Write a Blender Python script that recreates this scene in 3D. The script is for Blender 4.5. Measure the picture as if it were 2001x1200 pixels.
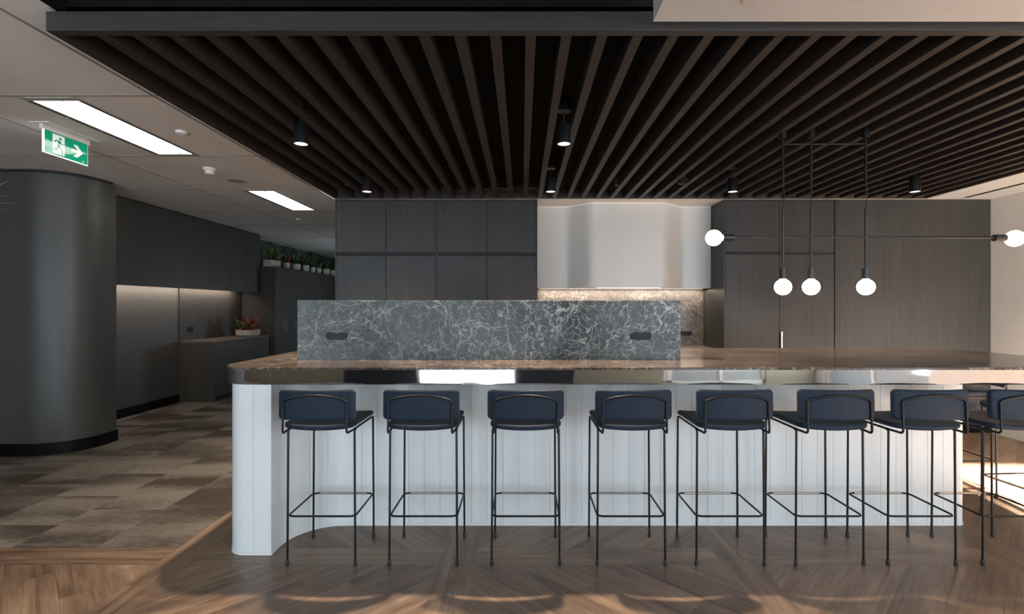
import bpy, bmesh, math, random
from mathutils import Vector, Matrix

for o in list(bpy.data.objects):
    bpy.data.objects.remove(o)
scene = bpy.context.scene
COL = scene.collection
PI = math.pi
rnd = random.Random(7)

# ------------------------------------------------------------------ camera
FPX = 990.0
cam_data = bpy.data.cameras.new('camera')
cam = bpy.data.objects.new('camera', cam_data)
COL.objects.link(cam)
cam.location = (0, 0, 1.4)
cam.rotation_euler = (PI / 2, 0, 0)
cam_data.sensor_width = 36.0
cam_data.lens = FPX / 2001.0 * 36.0
cam_data.shift_x = -19.5 / 2001.0
cam_data.clip_start = 0.02
scene.camera = cam

# ------------------------------------------------------------------ colour management
vs = scene.view_settings
vs.view_transform = 'Standard'
vs.look = 'None'
vs.gamma = 1.0
vs.use_curve_mapping = False
vs.exposure = 0.64

# ------------------------------------------------------------------ sky and sun
world = bpy.data.worlds.new('sky')
scene.world = world
world.use_nodes = True
bg = world.node_tree.nodes['Background']
bg.inputs[0].default_value = (0.78, 0.89, 1.0, 1)
bg.inputs[1].default_value = 9.0

def add_light(name, kind, loc, energy, color=(1, 1, 1), rot=(0, 0, 0), parent=None, **kw):
    d = bpy.data.lights.new(name, kind)
    d.energy = energy
    d.color = color
    for k, v in kw.items():
        setattr(d, k, v)
    o = bpy.data.objects.new(name, d)
    COL.objects.link(o)
    o.location = loc
    o.rotation_euler = rot
    if parent is not None:
        o.parent = parent
    return o

SUN_DIR = Vector((0.13, 1.0, -0.324)).normalized()
sun = add_light('sun', 'SUN', (3, -8, 5), 270.0, (1.0, 0.90, 0.80), angle=math.radians(0.6))
sun.rotation_euler = SUN_DIR.to_track_quat('-Z', 'Y').to_euler()

# window portals: (x0, x1, z0, z1) in the wall behind the camera at y = -3.2
FRONT_Y = -3.2
WINDOWS = [(-6.2, -3.6, 0.9, 2.5), (-2.03, -0.22, 0.04, 2.5), (2.45, 4.3, 0.04, 2.56)]
SIDE_WIN = (-2.9, -0.7, 0.04, 2.5)       # y0, y1, z0, z1 in the right hand wall
RIGHT_X = 5.22
for (x0, x1, z0, z1) in WINDOWS:
    L = add_light('window_portal', 'AREA', ((x0 + x1) / 2, FRONT_Y - 0.12, (z0 + z1) / 2), 1.0, rot=(PI / 2, 0, 0),
                  shape='RECTANGLE', size=x1 - x0, size_y=z1 - z0)
    L.data.cycles.is_portal = True
L = add_light('window_portal', 'AREA', (RIGHT_X + 0.12, (SIDE_WIN[0] + SIDE_WIN[1]) / 2, (SIDE_WIN[2] + SIDE_WIN[3]) / 2), 1.0,
              rot=(PI / 2, 0, PI / 2), shape='RECTANGLE', size=SIDE_WIN[1] - SIDE_WIN[0], size_y=SIDE_WIN[3] - SIDE_WIN[2])
L.data.cycles.is_portal = True

L = add_light('window_portal', 'AREA', (-1.97, 10.6, 1.275), 1.0, rot=(PI / 2, 0, PI / 2), shape='RECTANGLE', size=0.8, size_y=0.75)  # portal for the corridor window added as a light source
L.data.cycles.is_portal = True

# ------------------------------------------------------------------ object helpers
def tag(o, label=None, cat=None, group=None, kind=None):
    if label: o['label'] = label
    if cat: o['category'] = cat
    if group: o['group'] = group
    if kind: o['kind'] = kind
    return o

def empty(name, loc=(0, 0, 0), rz=0.0, label=None, cat=None, group=None, kind=None):
    o = bpy.data.objects.new(name, None)
    COL.objects.link(o)
    o.empty_display_size = 0.1
    o.location = loc
    o.rotation_euler = (0, 0, rz)
    return tag(o, label, cat, group, kind)

def dup(root, loc=None, rz=None, label=None, parent=None):
    r = root.copy()
    COL.objects.link(r)
    if loc is not None: r.location = loc
    if rz is not None: r.rotation_euler = (0, 0, rz)
    if label: r['label'] = label
    if parent is not None: r.parent = parent
    for ch in list(root.children):
        dup(ch, parent=r)
    return r

class MB:
    """collects geometry that becomes one mesh object"""
    def __init__(s):
        s.v = []; s.f = []; s.m = []; s.mi = 0
    def add(s, vs_, fs_):
        b = len(s.v)
        s.v += [tuple(p) for p in vs_]
        for f in fs_:
            s.f.append(tuple(b + i for i in f)); s.m.append(s.mi)
        return s
    def box(s, x0, x1, y0, y1, z0, z1):
        vs_ = [(x, y, z) for z in (z0, z1) for y in (y0, y1) for x in (x0, x1)]
        return s.add(vs_, [(0, 2, 3, 1), (4, 5, 7, 6), (0, 1, 5, 4), (2, 6, 7, 3), (0, 4, 6, 2), (1, 3, 7, 5)])
    def bbox(s, x0, x1, y0, y1, z0, z1, r=0.004, seg=2):
        bm = bmesh.new()
        bmesh.ops.create_cube(bm, size=1)
        for v in bm.verts:
            v.co = Vector(((x0 + x1) / 2 + v.co.x * (x1 - x0), (y0 + y1) / 2 + v.co.y * (y1 - y0), (z0 + z1) / 2 + v.co.z * (z1 - z0)))
        bmesh.ops.bevel(bm, geom=bm.edges[:], offset=r, segments=seg, affect='EDGES', profile=0.5)
        return s.bm(bm)
    def bm(s, bm):
        bm.verts.index_update()
        s.add([v.co[:] for v in bm.verts], [[v.index for v in f.verts] for f in bm.faces])
        bm.free()
        return s
    def tube(s, pts, r, n=10, cap=True, fillet=0.0, fseg=5):
        pts = [Vector(p) for p in pts]
        if fillet > 0: pts = fillet_path(pts, fillet, fseg)
        return s.sweep(pts, [r] * len(pts), n, cap)
    def sweep(s, pts, rad, n=10, cap=True):
        pts = [Vector(p) for p in pts]
        t0 = (pts[1] - pts[0]).normalized()
        up = Vector((0, 0, 1)) if abs(t0.z) < 0.9 else Vector((1, 0, 0))
        nrm = t0.cross(up).normalized()
        rings = []
        for i, p in enumerate(pts):
            if i == 0: t = t0
            elif i == len(pts) - 1: t = (pts[i] - pts[i - 1]).normalized()
            else: t = ((pts[i + 1] - p).normalized() + (p - pts[i - 1]).normalized()).normalized()
            nrm = (nrm - t * nrm.dot(t)).normalized()
            bn = t.cross(nrm)
            rings.append([p + (nrm * math.cos(a) + bn * math.sin(a)) * rad[i] for a in [2 * PI * k / n for k in range(n)]])
        vs_ = [q for rg in rings for q in rg]
        fs_ = []
        for i in range(len(rings) - 1):
            for k in range(n):
                a = i * n + k; b = i * n + (k + 1) % n
                fs_.append((a, a + n, b + n, b))
        if cap:
            fs_.append(tuple(range(n)))
            fs_.append(tuple(reversed(range((len(rings) - 1) * n, len(rings) * n))))
        return s.add(vs_, fs_)
    def lathe(s, prof, c=(0, 0, 0), axis='z', n=24):
        """prof: list of (r, h); closed at ends where r == 0"""
        vs_ = []; fs_ = []
        for (r, h) in prof:
            for k in range(n):
                a = 2 * PI * k / n
                p = (r * math.cos(a), r * math.sin(a), h)
                if axis == 'x': p = (p[2], p[0], p[1])
                elif axis == 'y': p = (p[1], p[2], p[0])
                vs_.append((c[0] + p[0], c[1] + p[1], c[2] + p[2]))
        for i in range(len(prof) - 1):
            for k in range(n):
                a = i * n + k; b = i * n + (k + 1) % n
                fs_.append((a, b, b + n, a + n))
        if prof[0][0] > 1e-6: fs_.append(tuple(reversed(range(n))))
        if prof[-1][0] > 1e-6: fs_.append(tuple(range((len(prof) - 1) * n, len(prof) * n)))
        return s.add(vs_, fs_)
    def prism(s, poly, z0, z1, top=True, bottom=True):
        n = len(poly)
        vs_ = [(p[0], p[1], z0) for p in poly] + [(p[0], p[1], z1) for p in poly]
        fs_ = [(i, (i + 1) % n, n + (i + 1) % n, n + i) for i in range(n)]
        if bottom: fs_.append(tuple(reversed(range(n))))
        if top: fs_.append(tuple(range(n, 2 * n)))
        return s.add(vs_, fs_)
    def build(s, name, mats, parent=None, smooth=None, kind=None):
        me = bpy.data.meshes.new(name)
        me.from_pydata(s.v, [], s.f)
        mats = mats if isinstance(mats, (list, tuple)) else [mats]
        for m in mats: me.materials.append(m)
        if len(mats) > 1: me.polygons.foreach_set('material_index', s.m)
        bm = bmesh.new(); bm.from_mesh(me)
        bmesh.ops.remove_doubles(bm, verts=bm.verts[:], dist=1e-6)
        bmesh.ops.recalc_face_normals(bm, faces=bm.faces[:])
        bm.to_mesh(me); bm.free()
        if smooth is not None:
            me.polygons.foreach_set('use_smooth', [True] * len(me.polygons))
            me.set_sharp_from_angle(angle=math.radians(smooth))
        me.update()
        o = bpy.data.objects.new(name, me)
        COL.objects.link(o)
        if parent is not None: o.parent = parent
        if kind: o['kind'] = kind
        return o

def fillet_path(pts, r, seg=5):
    out = [pts[0]]
    for i in range(1, len(pts) - 1):
        p, a, b = pts[i], pts[i - 1], pts[i + 1]
        u = (a - p); v = (b - p)
        lu, lv = u.length, v.length
        u.normalize(); v.normalize()
        ang = u.angle(v)
        if ang > PI - 0.02:
            out.append(p); continue
        d = min(r / math.tan(ang / 2), lu * 0.49, lv * 0.49)
        rr = d * math.tan(ang / 2)
        c = p + (u + v).normalized() * (rr / math.sin(ang / 2))
        s0 = p + u * d - c; s1 = p + v * d - c
        tot = s0.angle(s1)
        for k in range(seg + 1):
            t = k / seg
            if tot < 1e-4: w = s0
            else: w = (s0 * math.sin((1 - t) * tot) + s1 * math.sin(t * tot)) / math.sin(tot)
            out.append(c + w)
    out.append(pts[-1])
    return out

def rrect(x0, x1, y0, y1, rads, seg=8):
    """counter clockwise rounded rectangle; rads = (x0y0, x1y0, x1y1, x0y1)"""
    out = []
    for (cx, cy, r, a0) in ((x0 + rads[0], y0 + rads[0], rads[0], PI), (x1 - rads[1], y0 + rads[1], rads[1], 1.5 * PI),
                            (x1 - rads[2], y1 - rads[2], rads[2], 0), (x0 + rads[3], y1 - rads[3], rads[3], 0.5 * PI)):
        if r <= 0: out.append((cx, cy)); continue
        for k in range(seg + 1):
            a = a0 + k / seg * PI / 2
            out.append((cx + r * math.cos(a), cy + r * math.sin(a)))
    return out

def slab_bm(w, h, t, rc, re, cuts):
    """rounded cushion: w along x, h along y, t along z, with loops cut along x and y for bending"""
    bm = bmesh.new()
    bmesh.ops.create_cube(bm, size=1)
    for v in bm.verts: v.co = Vector((v.co.x * w, v.co.y * h, v.co.z * t))
    es = [e for e in bm.edges if abs(e.verts[0].co.z - e.verts[1].co.z) > t * 0.5]
    bmesh.ops.bevel(bm, geom=es, offset=rc, segments=5, affect='EDGES', profile=0.5)
    es = [e for e in bm.edges if abs(e.verts[0].co.z - e.verts[1].co.z) < 1e-6]
    bmesh.ops.bevel(bm, geom=es, offset=re, segments=3, affect='EDGES', profile=0.5)
    for k in range(1, cuts):
        x = -w / 2 + w * k / cuts
        bmesh.ops.bisect_plane(bm, geom=bm.verts[:] + bm.edges[:] + bm.faces[:], plane_co=(x, 0, 0), plane_no=(1, 0, 0))
    for k in range(1, max(2, cuts // 2)):
        y = -h / 2 + h * k / max(2, cuts // 2)
        bmesh.ops.bisect_plane(bm, geom=bm.verts[:] + bm.edges[:] + bm.faces[:], plane_co=(0, y, 0), plane_no=(0, 1, 0))
    return bm

# ------------------------------------------------------------------ materials
class NT:
    def __init__(s, name):
        s.mat = bpy.data.materials.new(name)
        s.mat.use_nodes = True
        s.t = s.mat.node_tree
        s.b = s.t.nodes['Principled BSDF']
        s.out = s.t.nodes['Material Output']
    def node(s, typ, **kw):
        n = s.t.nodes.new(typ)
        for k, v in kw.items(): setattr(n, k, v)
        return n
    def link(s, a, b): s.t.links.new(a, b)
    def val(s, sock, v):
        if hasattr(v, 'links') or isinstance(v, bpy.types.NodeSocket): s.link(v, sock)
        else: sock.default_value = v
    def math(s, op, a, b=0.0, c=0.0):
        n = s.node('ShaderNodeMath', operation=op)
        s.val(n.inputs[0], a); s.val(n.inputs[1], b); s.val(n.inputs[2], c)
        return n.outputs[0]
    def mapping(s, scale=(1, 1, 1), rot=(0, 0, 0), loc=(0, 0, 0), src='Object', vec=None):
        m = s.node('ShaderNodeMapping')
        m.inputs['Scale'].default_value = scale
        m.inputs['Rotation'].default_value = rot
        m.inputs['Location'].default_value = loc
        if vec is None:
            tc = s.node('ShaderNodeTexCoord'); vec = tc.outputs[src]
        s.link(vec, m.inputs['Vector'])
        return m.outputs[0]
    def noise(s, vec, scale=5, detail=4, rough=0.5, dist=0.0, dim='3D', w=None):
        n = s.node('ShaderNodeTexNoise', noise_dimensions=dim)
        s.link(vec, n.inputs['Vector'])
        n.inputs['Scale'].default_value = scale
        n.inputs['Detail'].default_value = detail
        n.inputs['Roughness'].default_value = rough
        n.inputs['Distortion'].default_value = dist
        if w is not None: s.val(n.inputs['W'], w)
        return n.outputs['Fac']
    def ramp(s, fac, stops, interp='LINEAR'):
        r = s.node('ShaderNodeValToRGB')
        r.color_ramp.interpolation = interp
        el = r.color_ramp.elements
        while len(el) < len(stops): el.new(0.5)
        for e, (p, c) in zip(el, stops):
            e.position = p
            e.color = (c[0], c[1], c[2], 1) if isinstance(c, (tuple, list)) else (c, c, c, 1)
        s.link(fac, r.inputs[0])
        return r.outputs[0]
    def mix(s, fac, a, b, mode='MIX'):
        n = s.node('ShaderNodeMix', data_type='RGBA', blend_type=mode)
        s.val(n.inputs[0], fac)
        for sk, v in ((n.inputs[6], a), (n.inputs[7], b)):
            if isinstance(v, (tuple, list)): sk.default_value = (v[0], v[1], v[2], 1)
            else: s.link(v, sk)
        return n.outputs[2]
    def bump(s, h, strength=0.2, dist=0.01):
        n = s.node('ShaderNodeBump')
        n.inputs['Strength'].default_value = strength
        n.inputs['Distance'].default_value = dist
        s.link(h, n.inputs['Height'])
        s.link(n.outputs[0], s.b.inputs['Normal'])
    def set(s, color=None, rough=None, metal=None, spec=None, **kw):
        for key, v in (('Base Color', color), ('Roughness', rough), ('Metallic', metal), ('Specular IOR Level', spec)):
            if v is None: continue
            sk = s.b.inputs[key]
            if isinstance(v, (tuple, list)): sk.default_value = (v[0], v[1], v[2], 1)
            else: s.val(sk, v)
        for k, v in kw.items():
            sk = s.b.inputs[k.replace('_', ' ')]
            if isinstance(v, (tuple, list)): sk.default_value = (v[0], v[1], v[2], 1)
            else: s.val(sk, v)
        return s

def plain(name, color, rough=0.5, metal=0.0, spec=0.5, var=0.06, scale=8.0, bump=0.0, bscale=300.0):
    n = NT(name)
    v = n.mapping()
    f = n.noise(v, scale, 3)
    c1 = tuple(min(1, c * (1 - var)) for c in color); c2 = tuple(min(1, c * (1 + var)) for c in color)
    n.set(n.ramp(f, [(0.3, c1), (0.7, c2)]), rough, metal, spec)
    if bump > 0: n.bump(n.noise(v, bscale, 2), bump, 0.002)
    return n.mat

def emitter(name, color, strength):
    n = NT(name)
    n.set((0.8, 0.8, 0.8), 0.4)
    n.b.inputs['Emission Color'].default_value = (*color, 1)
    n.b.inputs['Emission Strength'].default_value = strength
    return n.mat

def oak(name, dark, light, axis='z', rough=0.45, spec=0.5, fine=1.0):
    """straight fine grain; axis = grain direction"""
    n = NT(name)
    g = 1.4
    sc = {'z': (60 * fine, 60 * fine, g), 'y': (60 * fine, g, 60 * fine), 'x': (g, 60 * fine, 60 * fine)}[axis]
    v = n.mapping(sc)
    f1 = n.noise(v, 1.0, 5, 0.65, 0.3)
    v2 = n.mapping(tuple(a * 3.3 for a in sc))
    f2 = n.noise(v2, 1.0, 3, 0.6)
    v3 = n.mapping(tuple(a * 0.12 for a in sc))
    f3 = n.noise(v3, 1.0, 2)
    f = n.math('ADD', n.math('MULTIPLY', f1, 0.5), n.math('ADD', n.math('MULTIPLY', f2, 0.3), n.math('MULTIPLY', f3, 0.2)))
    n.set(n.ramp(f, [(0.33, dark), (0.66, light)]), rough, 0, spec)
    n.bump(f, 0.12, 0.003)
    return n.mat

M = {}
M['plaster'] = plain('plaster_ceiling', (0.69, 0.66, 0.62), 0.9, spec=0.2, var=0.03, scale=3, bump=0.15, bscale=150)
M['cream'] = plain('cream_paint', (0.53, 0.525, 0.51), 0.75, spec=0.3, var=0.02)
M['white_soffit'] = plain('warm_white_paint', (0.47, 0.478, 0.475), 0.8, spec=0.3, var=0.02)
M['black_void'] = plain('black_paint', (0.008, 0.008, 0.008), 0.85, spec=0.05)
M['slat'] = oak('dark_oak_slat', (0.015, 0.012, 0.0105), (0.034, 0.0275, 0.0235), 'y', 0.5, 0.35)
M['beam'] = oak('dark_oak_beam', (0.024, 0.022, 0.0205), (0.044, 0.040, 0.037), 'x', 0.5, 0.3)
M['cabinet'] = oak('dark_oak_veneer', (0.0135, 0.0137, 0.0137), (0.040, 0.0395, 0.0388), 'z', 0.42, 0.35)
M['cabinet_dim'] = oak('charcoal_veneer', (0.038, 0.036, 0.0325), (0.075, 0.070, 0.063), 'z', 0.45, 0.35)
M['gap'] = plain('shadow_gap_black', (0.01, 0.01, 0.01), 0.7)
M['curved'] = plain('charcoal_satin_laminate', (0.056, 0.056, 0.053), 0.40, spec=0.45, var=0.04, scale=20)
M['grey_panel'] = plain('grey_satin_panel', (0.075, 0.075, 0.075), 0.5, spec=0.5)
M['skirting'] = plain('black_skirting', (0.003, 0.003, 0.0035), 0.4, spec=0.2)
M['black_metal'] = plain('black_powder_coat', (0.006, 0.006, 0.007), 0.42, spec=0.3)
M['black_rubber'] = plain('black_rubber', (0.010, 0.010, 0.010), 0.6)
M['charcoal_metal'] = plain('charcoal_metal', (0.016, 0.018, 0.020), 0.35, spec=0.4)
M['steel'] = plain('brushed_steel', (0.62, 0.60, 0.57), 0.25, metal=1.0)
M['bronze_sleeve'] = plain('brushed_metal_sleeve', (0.36, 0.32, 0.27), 0.35, metal=0.9)
M['white_plastic'] = plain('white_plastic', (0.70, 0.68, 0.65), 0.45)
M['grey_frame'] = plain('grey_light_frame', (0.36, 0.35, 0.31), 0.5)
M['lightened_white'] = plain('lightened_white_paint', (0.82, 0.80, 0.76), 0.6, var=0.01)  # lightened beyond the soffit white so the shaded niche ceiling looks lit
M['plate_grey'] = plain('galvanised_plate', (0.10, 0.10, 0.10), 0.5)
M['grey_mark'] = plain('pale_grey_print', (0.35, 0.35, 0.35), 0.6)
M['socket'] = plain('dark_grey_plastic', (0.016, 0.020, 0.026), 0.5, spec=0.25)
M['socket_hole'] = plain('socket_slot_black', (0.004, 0.004, 0.004), 0.8)
M['concrete'] = plain('grey_concrete_pot', (0.42, 0.39, 0.35), 0.85, spec=0.2, var=0.12, scale=30)
M['soil'] = plain('dark_soil', (0.02, 0.015, 0.01), 0.95, var=0.4, scale=80)
M['leaf_green'] = plain('green_leaf', (0.04, 0.095, 0.022), 0.4, var=0.35, scale=14)
M['leaf_lime'] = plain('lime_leaf', (0.22, 0.32, 0.05), 0.4, var=0.3, scale=14)
M['leaf_dark'] = plain('dark_green_leaf', (0.02, 0.06, 0.02), 0.4, var=0.35, scale=14)
M['leaf_red'] = plain('dark_red_leaf', (0.16, 0.022, 0.03), 0.4, var=0.35, scale=14)
M['leaf_dry'] = plain('olive_palm_leaf', (0.22, 0.20, 0.07), 0.5, var=0.35, scale=14)
M['navy_furniture_standin'] = plain('navy_furniture_standin', (0.02, 0.028, 0.042), 0.5)  # navy tone stands in for lounge furniture mirrored in the apron
M['olive_wall'] = plain('olive_beige_wall', (0.26, 0.245, 0.19), 0.7)
M['frame_white'] = plain('white_window_frame', (0.6, 0.6, 0.6), 0.4)

# white tongue and groove lacquer
n = NT('white_lacquer_boards')
v = n.mapping((9, 9, 0.4))
n.set(n.ramp(n.noise(v, 1, 3), [(0.3, (0.585, 0.625, 0.635)), (0.7, (0.645, 0.68, 0.685))]), 0.32, 0, 0.5)
M['boards'] = n.mat
n = NT('white_gloss_hood')
v = n.mapping((2, 2, 0.3))
n.set(n.ramp(n.noise(v, 1, 2), [(0.3, (0.63, 0.63, 0.61)), (0.7, (0.67, 0.67, 0.65))]), 0.28, 0, 0.5)
M['hood'] = n.mat
# mirror polished steel with a faint waviness
n = NT('mirror_polished_steel')
n.set((0.80, 0.79, 0.77), 0.03, 1.0)
v = n.mapping((1.6, 1.6, 6))
n.bump(n.noise(v, 1, 2, 0.4), 0.10, 0.02)
M['mirror'] = n.mat

def marble(name, base_dark, base_light, vein, rough, scale=1.0, vein_amt=1.0, streak=(1, 1, 1), spec_=0.5):
    n = NT(name)
    v = n.mapping(tuple(scale * a for a in streak))
    # warp
    wn = n.node('ShaderNodeTexNoise'); n.link(v, wn.inputs['Vector'])
    wn.inputs['Scale'].default_value = 2.6; wn.inputs['Detail'].default_value = 4
    vm = n.node('ShaderNodeVectorMath', operation='SUBTRACT'); n.link(wn.outputs['Color'], vm.inputs[0]); vm.inputs[1].default_value = (0.5, 0.5, 0.5)
    sc = n.node('ShaderNodeVectorMath', operation='SCALE'); n.link(vm.outputs[0], sc.inputs[0]); sc.inputs['Scale'].default_value = 0.30
    ad = n.node('ShaderNodeVectorMath', operation='ADD'); n.link(v, ad.inputs[0]); n.link(sc.outputs[0], ad.inputs[1])
    w = ad.outputs[0]
    cloud = n.noise(w, 2.2, 6, 0.6)
    speck = n.noise(v, 70, 3, 0.7)
    def ridge(scale_, width, off, jit):
        vv = n.mapping((1, 1, 1), loc=(off, off * 1.7, off * 0.6), vec=w)
        jn = n.node('ShaderNodeTexNoise'); n.link(vv, jn.inputs['Vector']); jn.inputs['Scale'].default_value = scale_ * 2.2; jn.inputs['Detail'].default_value = 3
        js = n.node('ShaderNodeVectorMath', operation='SCALE'); n.link(jn.outputs['Color'], js.inputs[0]); js.inputs['Scale'].default_value = jit / scale_
        ja = n.node('ShaderNodeVectorMath', operation='ADD'); n.link(vv, ja.inputs[0]); n.link(js.outputs[0], ja.inputs[1])
        vo_ = n.node('ShaderNodeTexVoronoi', feature='DISTANCE_TO_EDGE'); n.link(ja.outputs[0], vo_.inputs['Vector']); vo_.inputs['Scale'].default_value = scale_
        wv = n.math('MULTIPLY', n.ramp(n.noise(vv, scale_ * 0.9, 2), [(0.35, 0.1), (0.7, 1.0)]), width)
        return n.math('SUBTRACT', 1.0, n.math('MINIMUM', n.math('DIVIDE', vo_.outputs['Distance'], wv), 1.0))
    r1 = ridge(3.4, 0.032, 0.0, 0.9)
    r2 = ridge(8.5, 0.055, 3.1, 0.9)
    r3 = ridge(21.0, 0.10, 7.7, 0.9)
    mask = n.ramp(n.noise(w, 1.5, 3, 0.5), [(0.36, 0.30), (0.60, 1.0)])
    vsum = n.math('ADD', n.math('MULTIPLY', r1, 0.75), n.math('ADD', n.math('MULTIPLY', r2, 0.55), n.math('MULTIPLY', r3, 0.50)))
    vsum = n.math('MULTIPLY', n.math('MULTIPLY', vsum, mask), vein_amt)
    vsum = n.math('MINIMUM', vsum, 1.0)
    c0 = n.ramp(n.math('ADD', n.math('MULTIPLY', cloud, 0.7), n.math('MULTIPLY', speck, 0.3)), [(0.36, base_dark), (0.64, base_light)])
    n.set(n.mix(vsum, c0, vein), rough, 0, spec_)
    return n.mat
M['marble'] = marble('grey_veined_marble', (0.020, 0.0265, 0.029), (0.088, 0.104, 0.108), (0.44, 0.46, 0.44), 0.35, spec_=0.3)
M['marble_splash'] = marble('brown_grey_marble', (0.055, 0.050, 0.048), (0.15, 0.135, 0.125), (0.42, 0.38, 0.34), 0.35, 1.3)
M['worktop'] = marble('brown_marble', (0.022, 0.0165, 0.014), (0.100, 0.078, 0.066), (0.36, 0.305, 0.26), 0.14, 1.0, 1.0, (1.3, 1.6, 1), 0.22)
# speckled dark stone in the side niche
n = NT('dark_speckled_stone')
v = n.mapping()
n.set(n.ramp(n.noise(v, 90, 3, 0.7), [(0.35, (0.014, 0.0135, 0.013)), (0.65, (0.075, 0.070, 0.065))]), 0.5, 0, 0.4)
M['stone_dark'] = n.mat
# navy woven cloth
n = NT('navy_woven_fabric')
tc = n.node('ShaderNodeTexCoord')
vo = n.node('ShaderNodeTexVoronoi'); vo.inputs['Scale'].default_value = 190
n.link(tc.outputs['Object'], vo.inputs['Vector'])
n.set(n.ramp(vo.outputs['Distance'], [(0.1, (0.0120, 0.0275, 0.052)), (0.75, (0.0048, 0.0110, 0.0220))]), 0.6, 0, 0.22)
n.b.inputs['Sheen Weight'].default_value = 0.04
n.bump(n.math('SUBTRACT', 1.0, vo.outputs['Distance']), 0.5, 0.002)
M['fabric'] = n.mat
# floor planks: uv along the grain in metres, one random value per plank
n = NT('oak_floor_planks')
uv = n.node('ShaderNodeUVMap'); uv.uv_map = 'UVMap'
at = n.node('ShaderNodeAttribute'); at.attribute_name = 'plank'
r = at.outputs['Fac']
cx = n.node('ShaderNodeCombineXYZ'); n.link(n.math('MULTIPLY', r, 53.0), cx.inputs['X']); n.link(n.math('MULTIPLY', r, 31.0), cx.inputs['Y'])
ad = n.node('ShaderNodeVectorMath', operation='ADD'); n.link(uv.outputs[0], ad.inputs[0]); n.link(cx.outputs[0], ad.inputs[1])
g1 = n.noise(n.mapping((1.6, 26, 1), vec=ad.outputs[0]), 1, 6, 0.62, 0.6)
g2 = n.noise(n.mapping((5, 130, 1), vec=ad.outputs[0]), 1, 3, 0.6)
g3 = n.noise(n.mapping((1.1, 4, 1), vec=ad.outputs[0]), 1, 4, 0.6, 1.2)
kn = n.ramp(n.noise(n.mapping((2.6, 5.5, 1), vec=ad.outputs[0]), 1, 1), [(0.72, 0.0), (0.80, 1.0)])
f = n.math('ADD', n.math('MULTIPLY', g1, 0.45), n.math('ADD', n.math('MULTIPLY', g2, 0.2), n.math('MULTIPLY', g3, 0.35)))
f = n.math('ADD', f, n.math('MULTIPLY', n.math('SUBTRACT', r, 0.5), 0.10))
base = n.ramp(f, [(0.34, (0.056, 0.035, 0.023)), (0.50, (0.165, 0.109, 0.073)), (0.68, (0.305, 0.215, 0.148))])
base = n.mix(n.math('MULTIPLY', kn, 0.7), base, (0.05, 0.028, 0.016))
n.set(base, n.ramp(g1, [(0.2, 0.34), (0.8, 0.46)]), 0, 0.45)
n.bump(n.math('ADD', n.math('MULTIPLY', g1, 0.5), n.math('MULTIPLY', g2, 0.5)), 0.15, 0.003)
M['planks'] = n.mat
M['plank_joint'] = plain('floor_joint', (0.14, 0.09, 0.06), 0.7)
# carpet tiles: 0.5 x 1.0 m, fading weave different on each tile
n = NT('carpet_tiles')
tc = n.node('ShaderNodeTexCoord')
sx = n.node('ShaderNodeSeparateXYZ'); n.link(tc.outputs['Object'], sx.inputs[0])
cxx = n.math('DIVIDE', n.math('ADD', sx.outputs['X'], 1.99), 0.49)
ci = n.math('FLOOR', cxx)
wn = n.node('ShaderNodeTexWhiteNoise', noise_dimensions='1D'); n.link(ci, wn.inputs['W'])
cyy = n.math('ADD', n.math('DIVIDE', sx.outputs['Y'], 0.5), n.math('MULTIPLY', n.math('MODULO', n.math('ADD', ci, 40.0), 2.0), 0.5))
ri = n.math('FLOOR', cyy)
fy = n.math('FRACT', cyy)
cmb = n.node('ShaderNodeCombineXYZ'); n.link(ci, cmb.inputs[0]); n.link(ri, cmb.inputs[1])
w2 = n.node('ShaderNodeTexWhiteNoise', noise_dimensions='3D'); n.link(cmb.outputs[0], w2.inputs['Vector'])
offv = n.node('ShaderNodeVectorMath', operation='SCALE'); n.link(w2.outputs['Color'], offv.inputs[0]); offv.inputs['Scale'].default_value = 40
ad = n.node('ShaderNodeVectorMath', operation='ADD'); n.link(tc.outputs['Object'], ad.inputs[0]); n.link(offv.outputs[0], ad.inputs[1])
blot = n.math('MULTIPLY', n.noise(n.mapping((0.9, 2.2, 1), vec=ad.outputs[0]), 1, 3, 0.5), 0.75)
fray = n.noise(n.mapping((14, 120, 1)), 1, 3, 0.6)
sgn = n.math('SUBTRACT', w2.outputs['Value'], 0.5)
grad = n.math('MULTIPLY', n.math('SUBTRACT', fy, 0.5), n.math('MULTIPLY', sgn, 0.55))
tot = n.math('ADD', n.math('ADD', blot, grad), n.math('MULTIPLY', n.math('SUBTRACT', fray, 0.5), 0.36))
pile = n.noise(n.mapping((110, 420, 1)), 1, 2, 0.6)
cc = n.ramp(tot, [(0.285, (0.064, 0.054, 0.047)), (0.45, (0.200, 0.181, 0.160))])
cc = n.mix(0.55, cc, n.ramp(pile, [(0.3, 0.35), (0.7, 1.0)]), 'MULTIPLY')
n.set(cc, 0.95, 0, 0.1)
n.bump(pile, 0.5, 0.004)
M['carpet'] = n.mat
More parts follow.
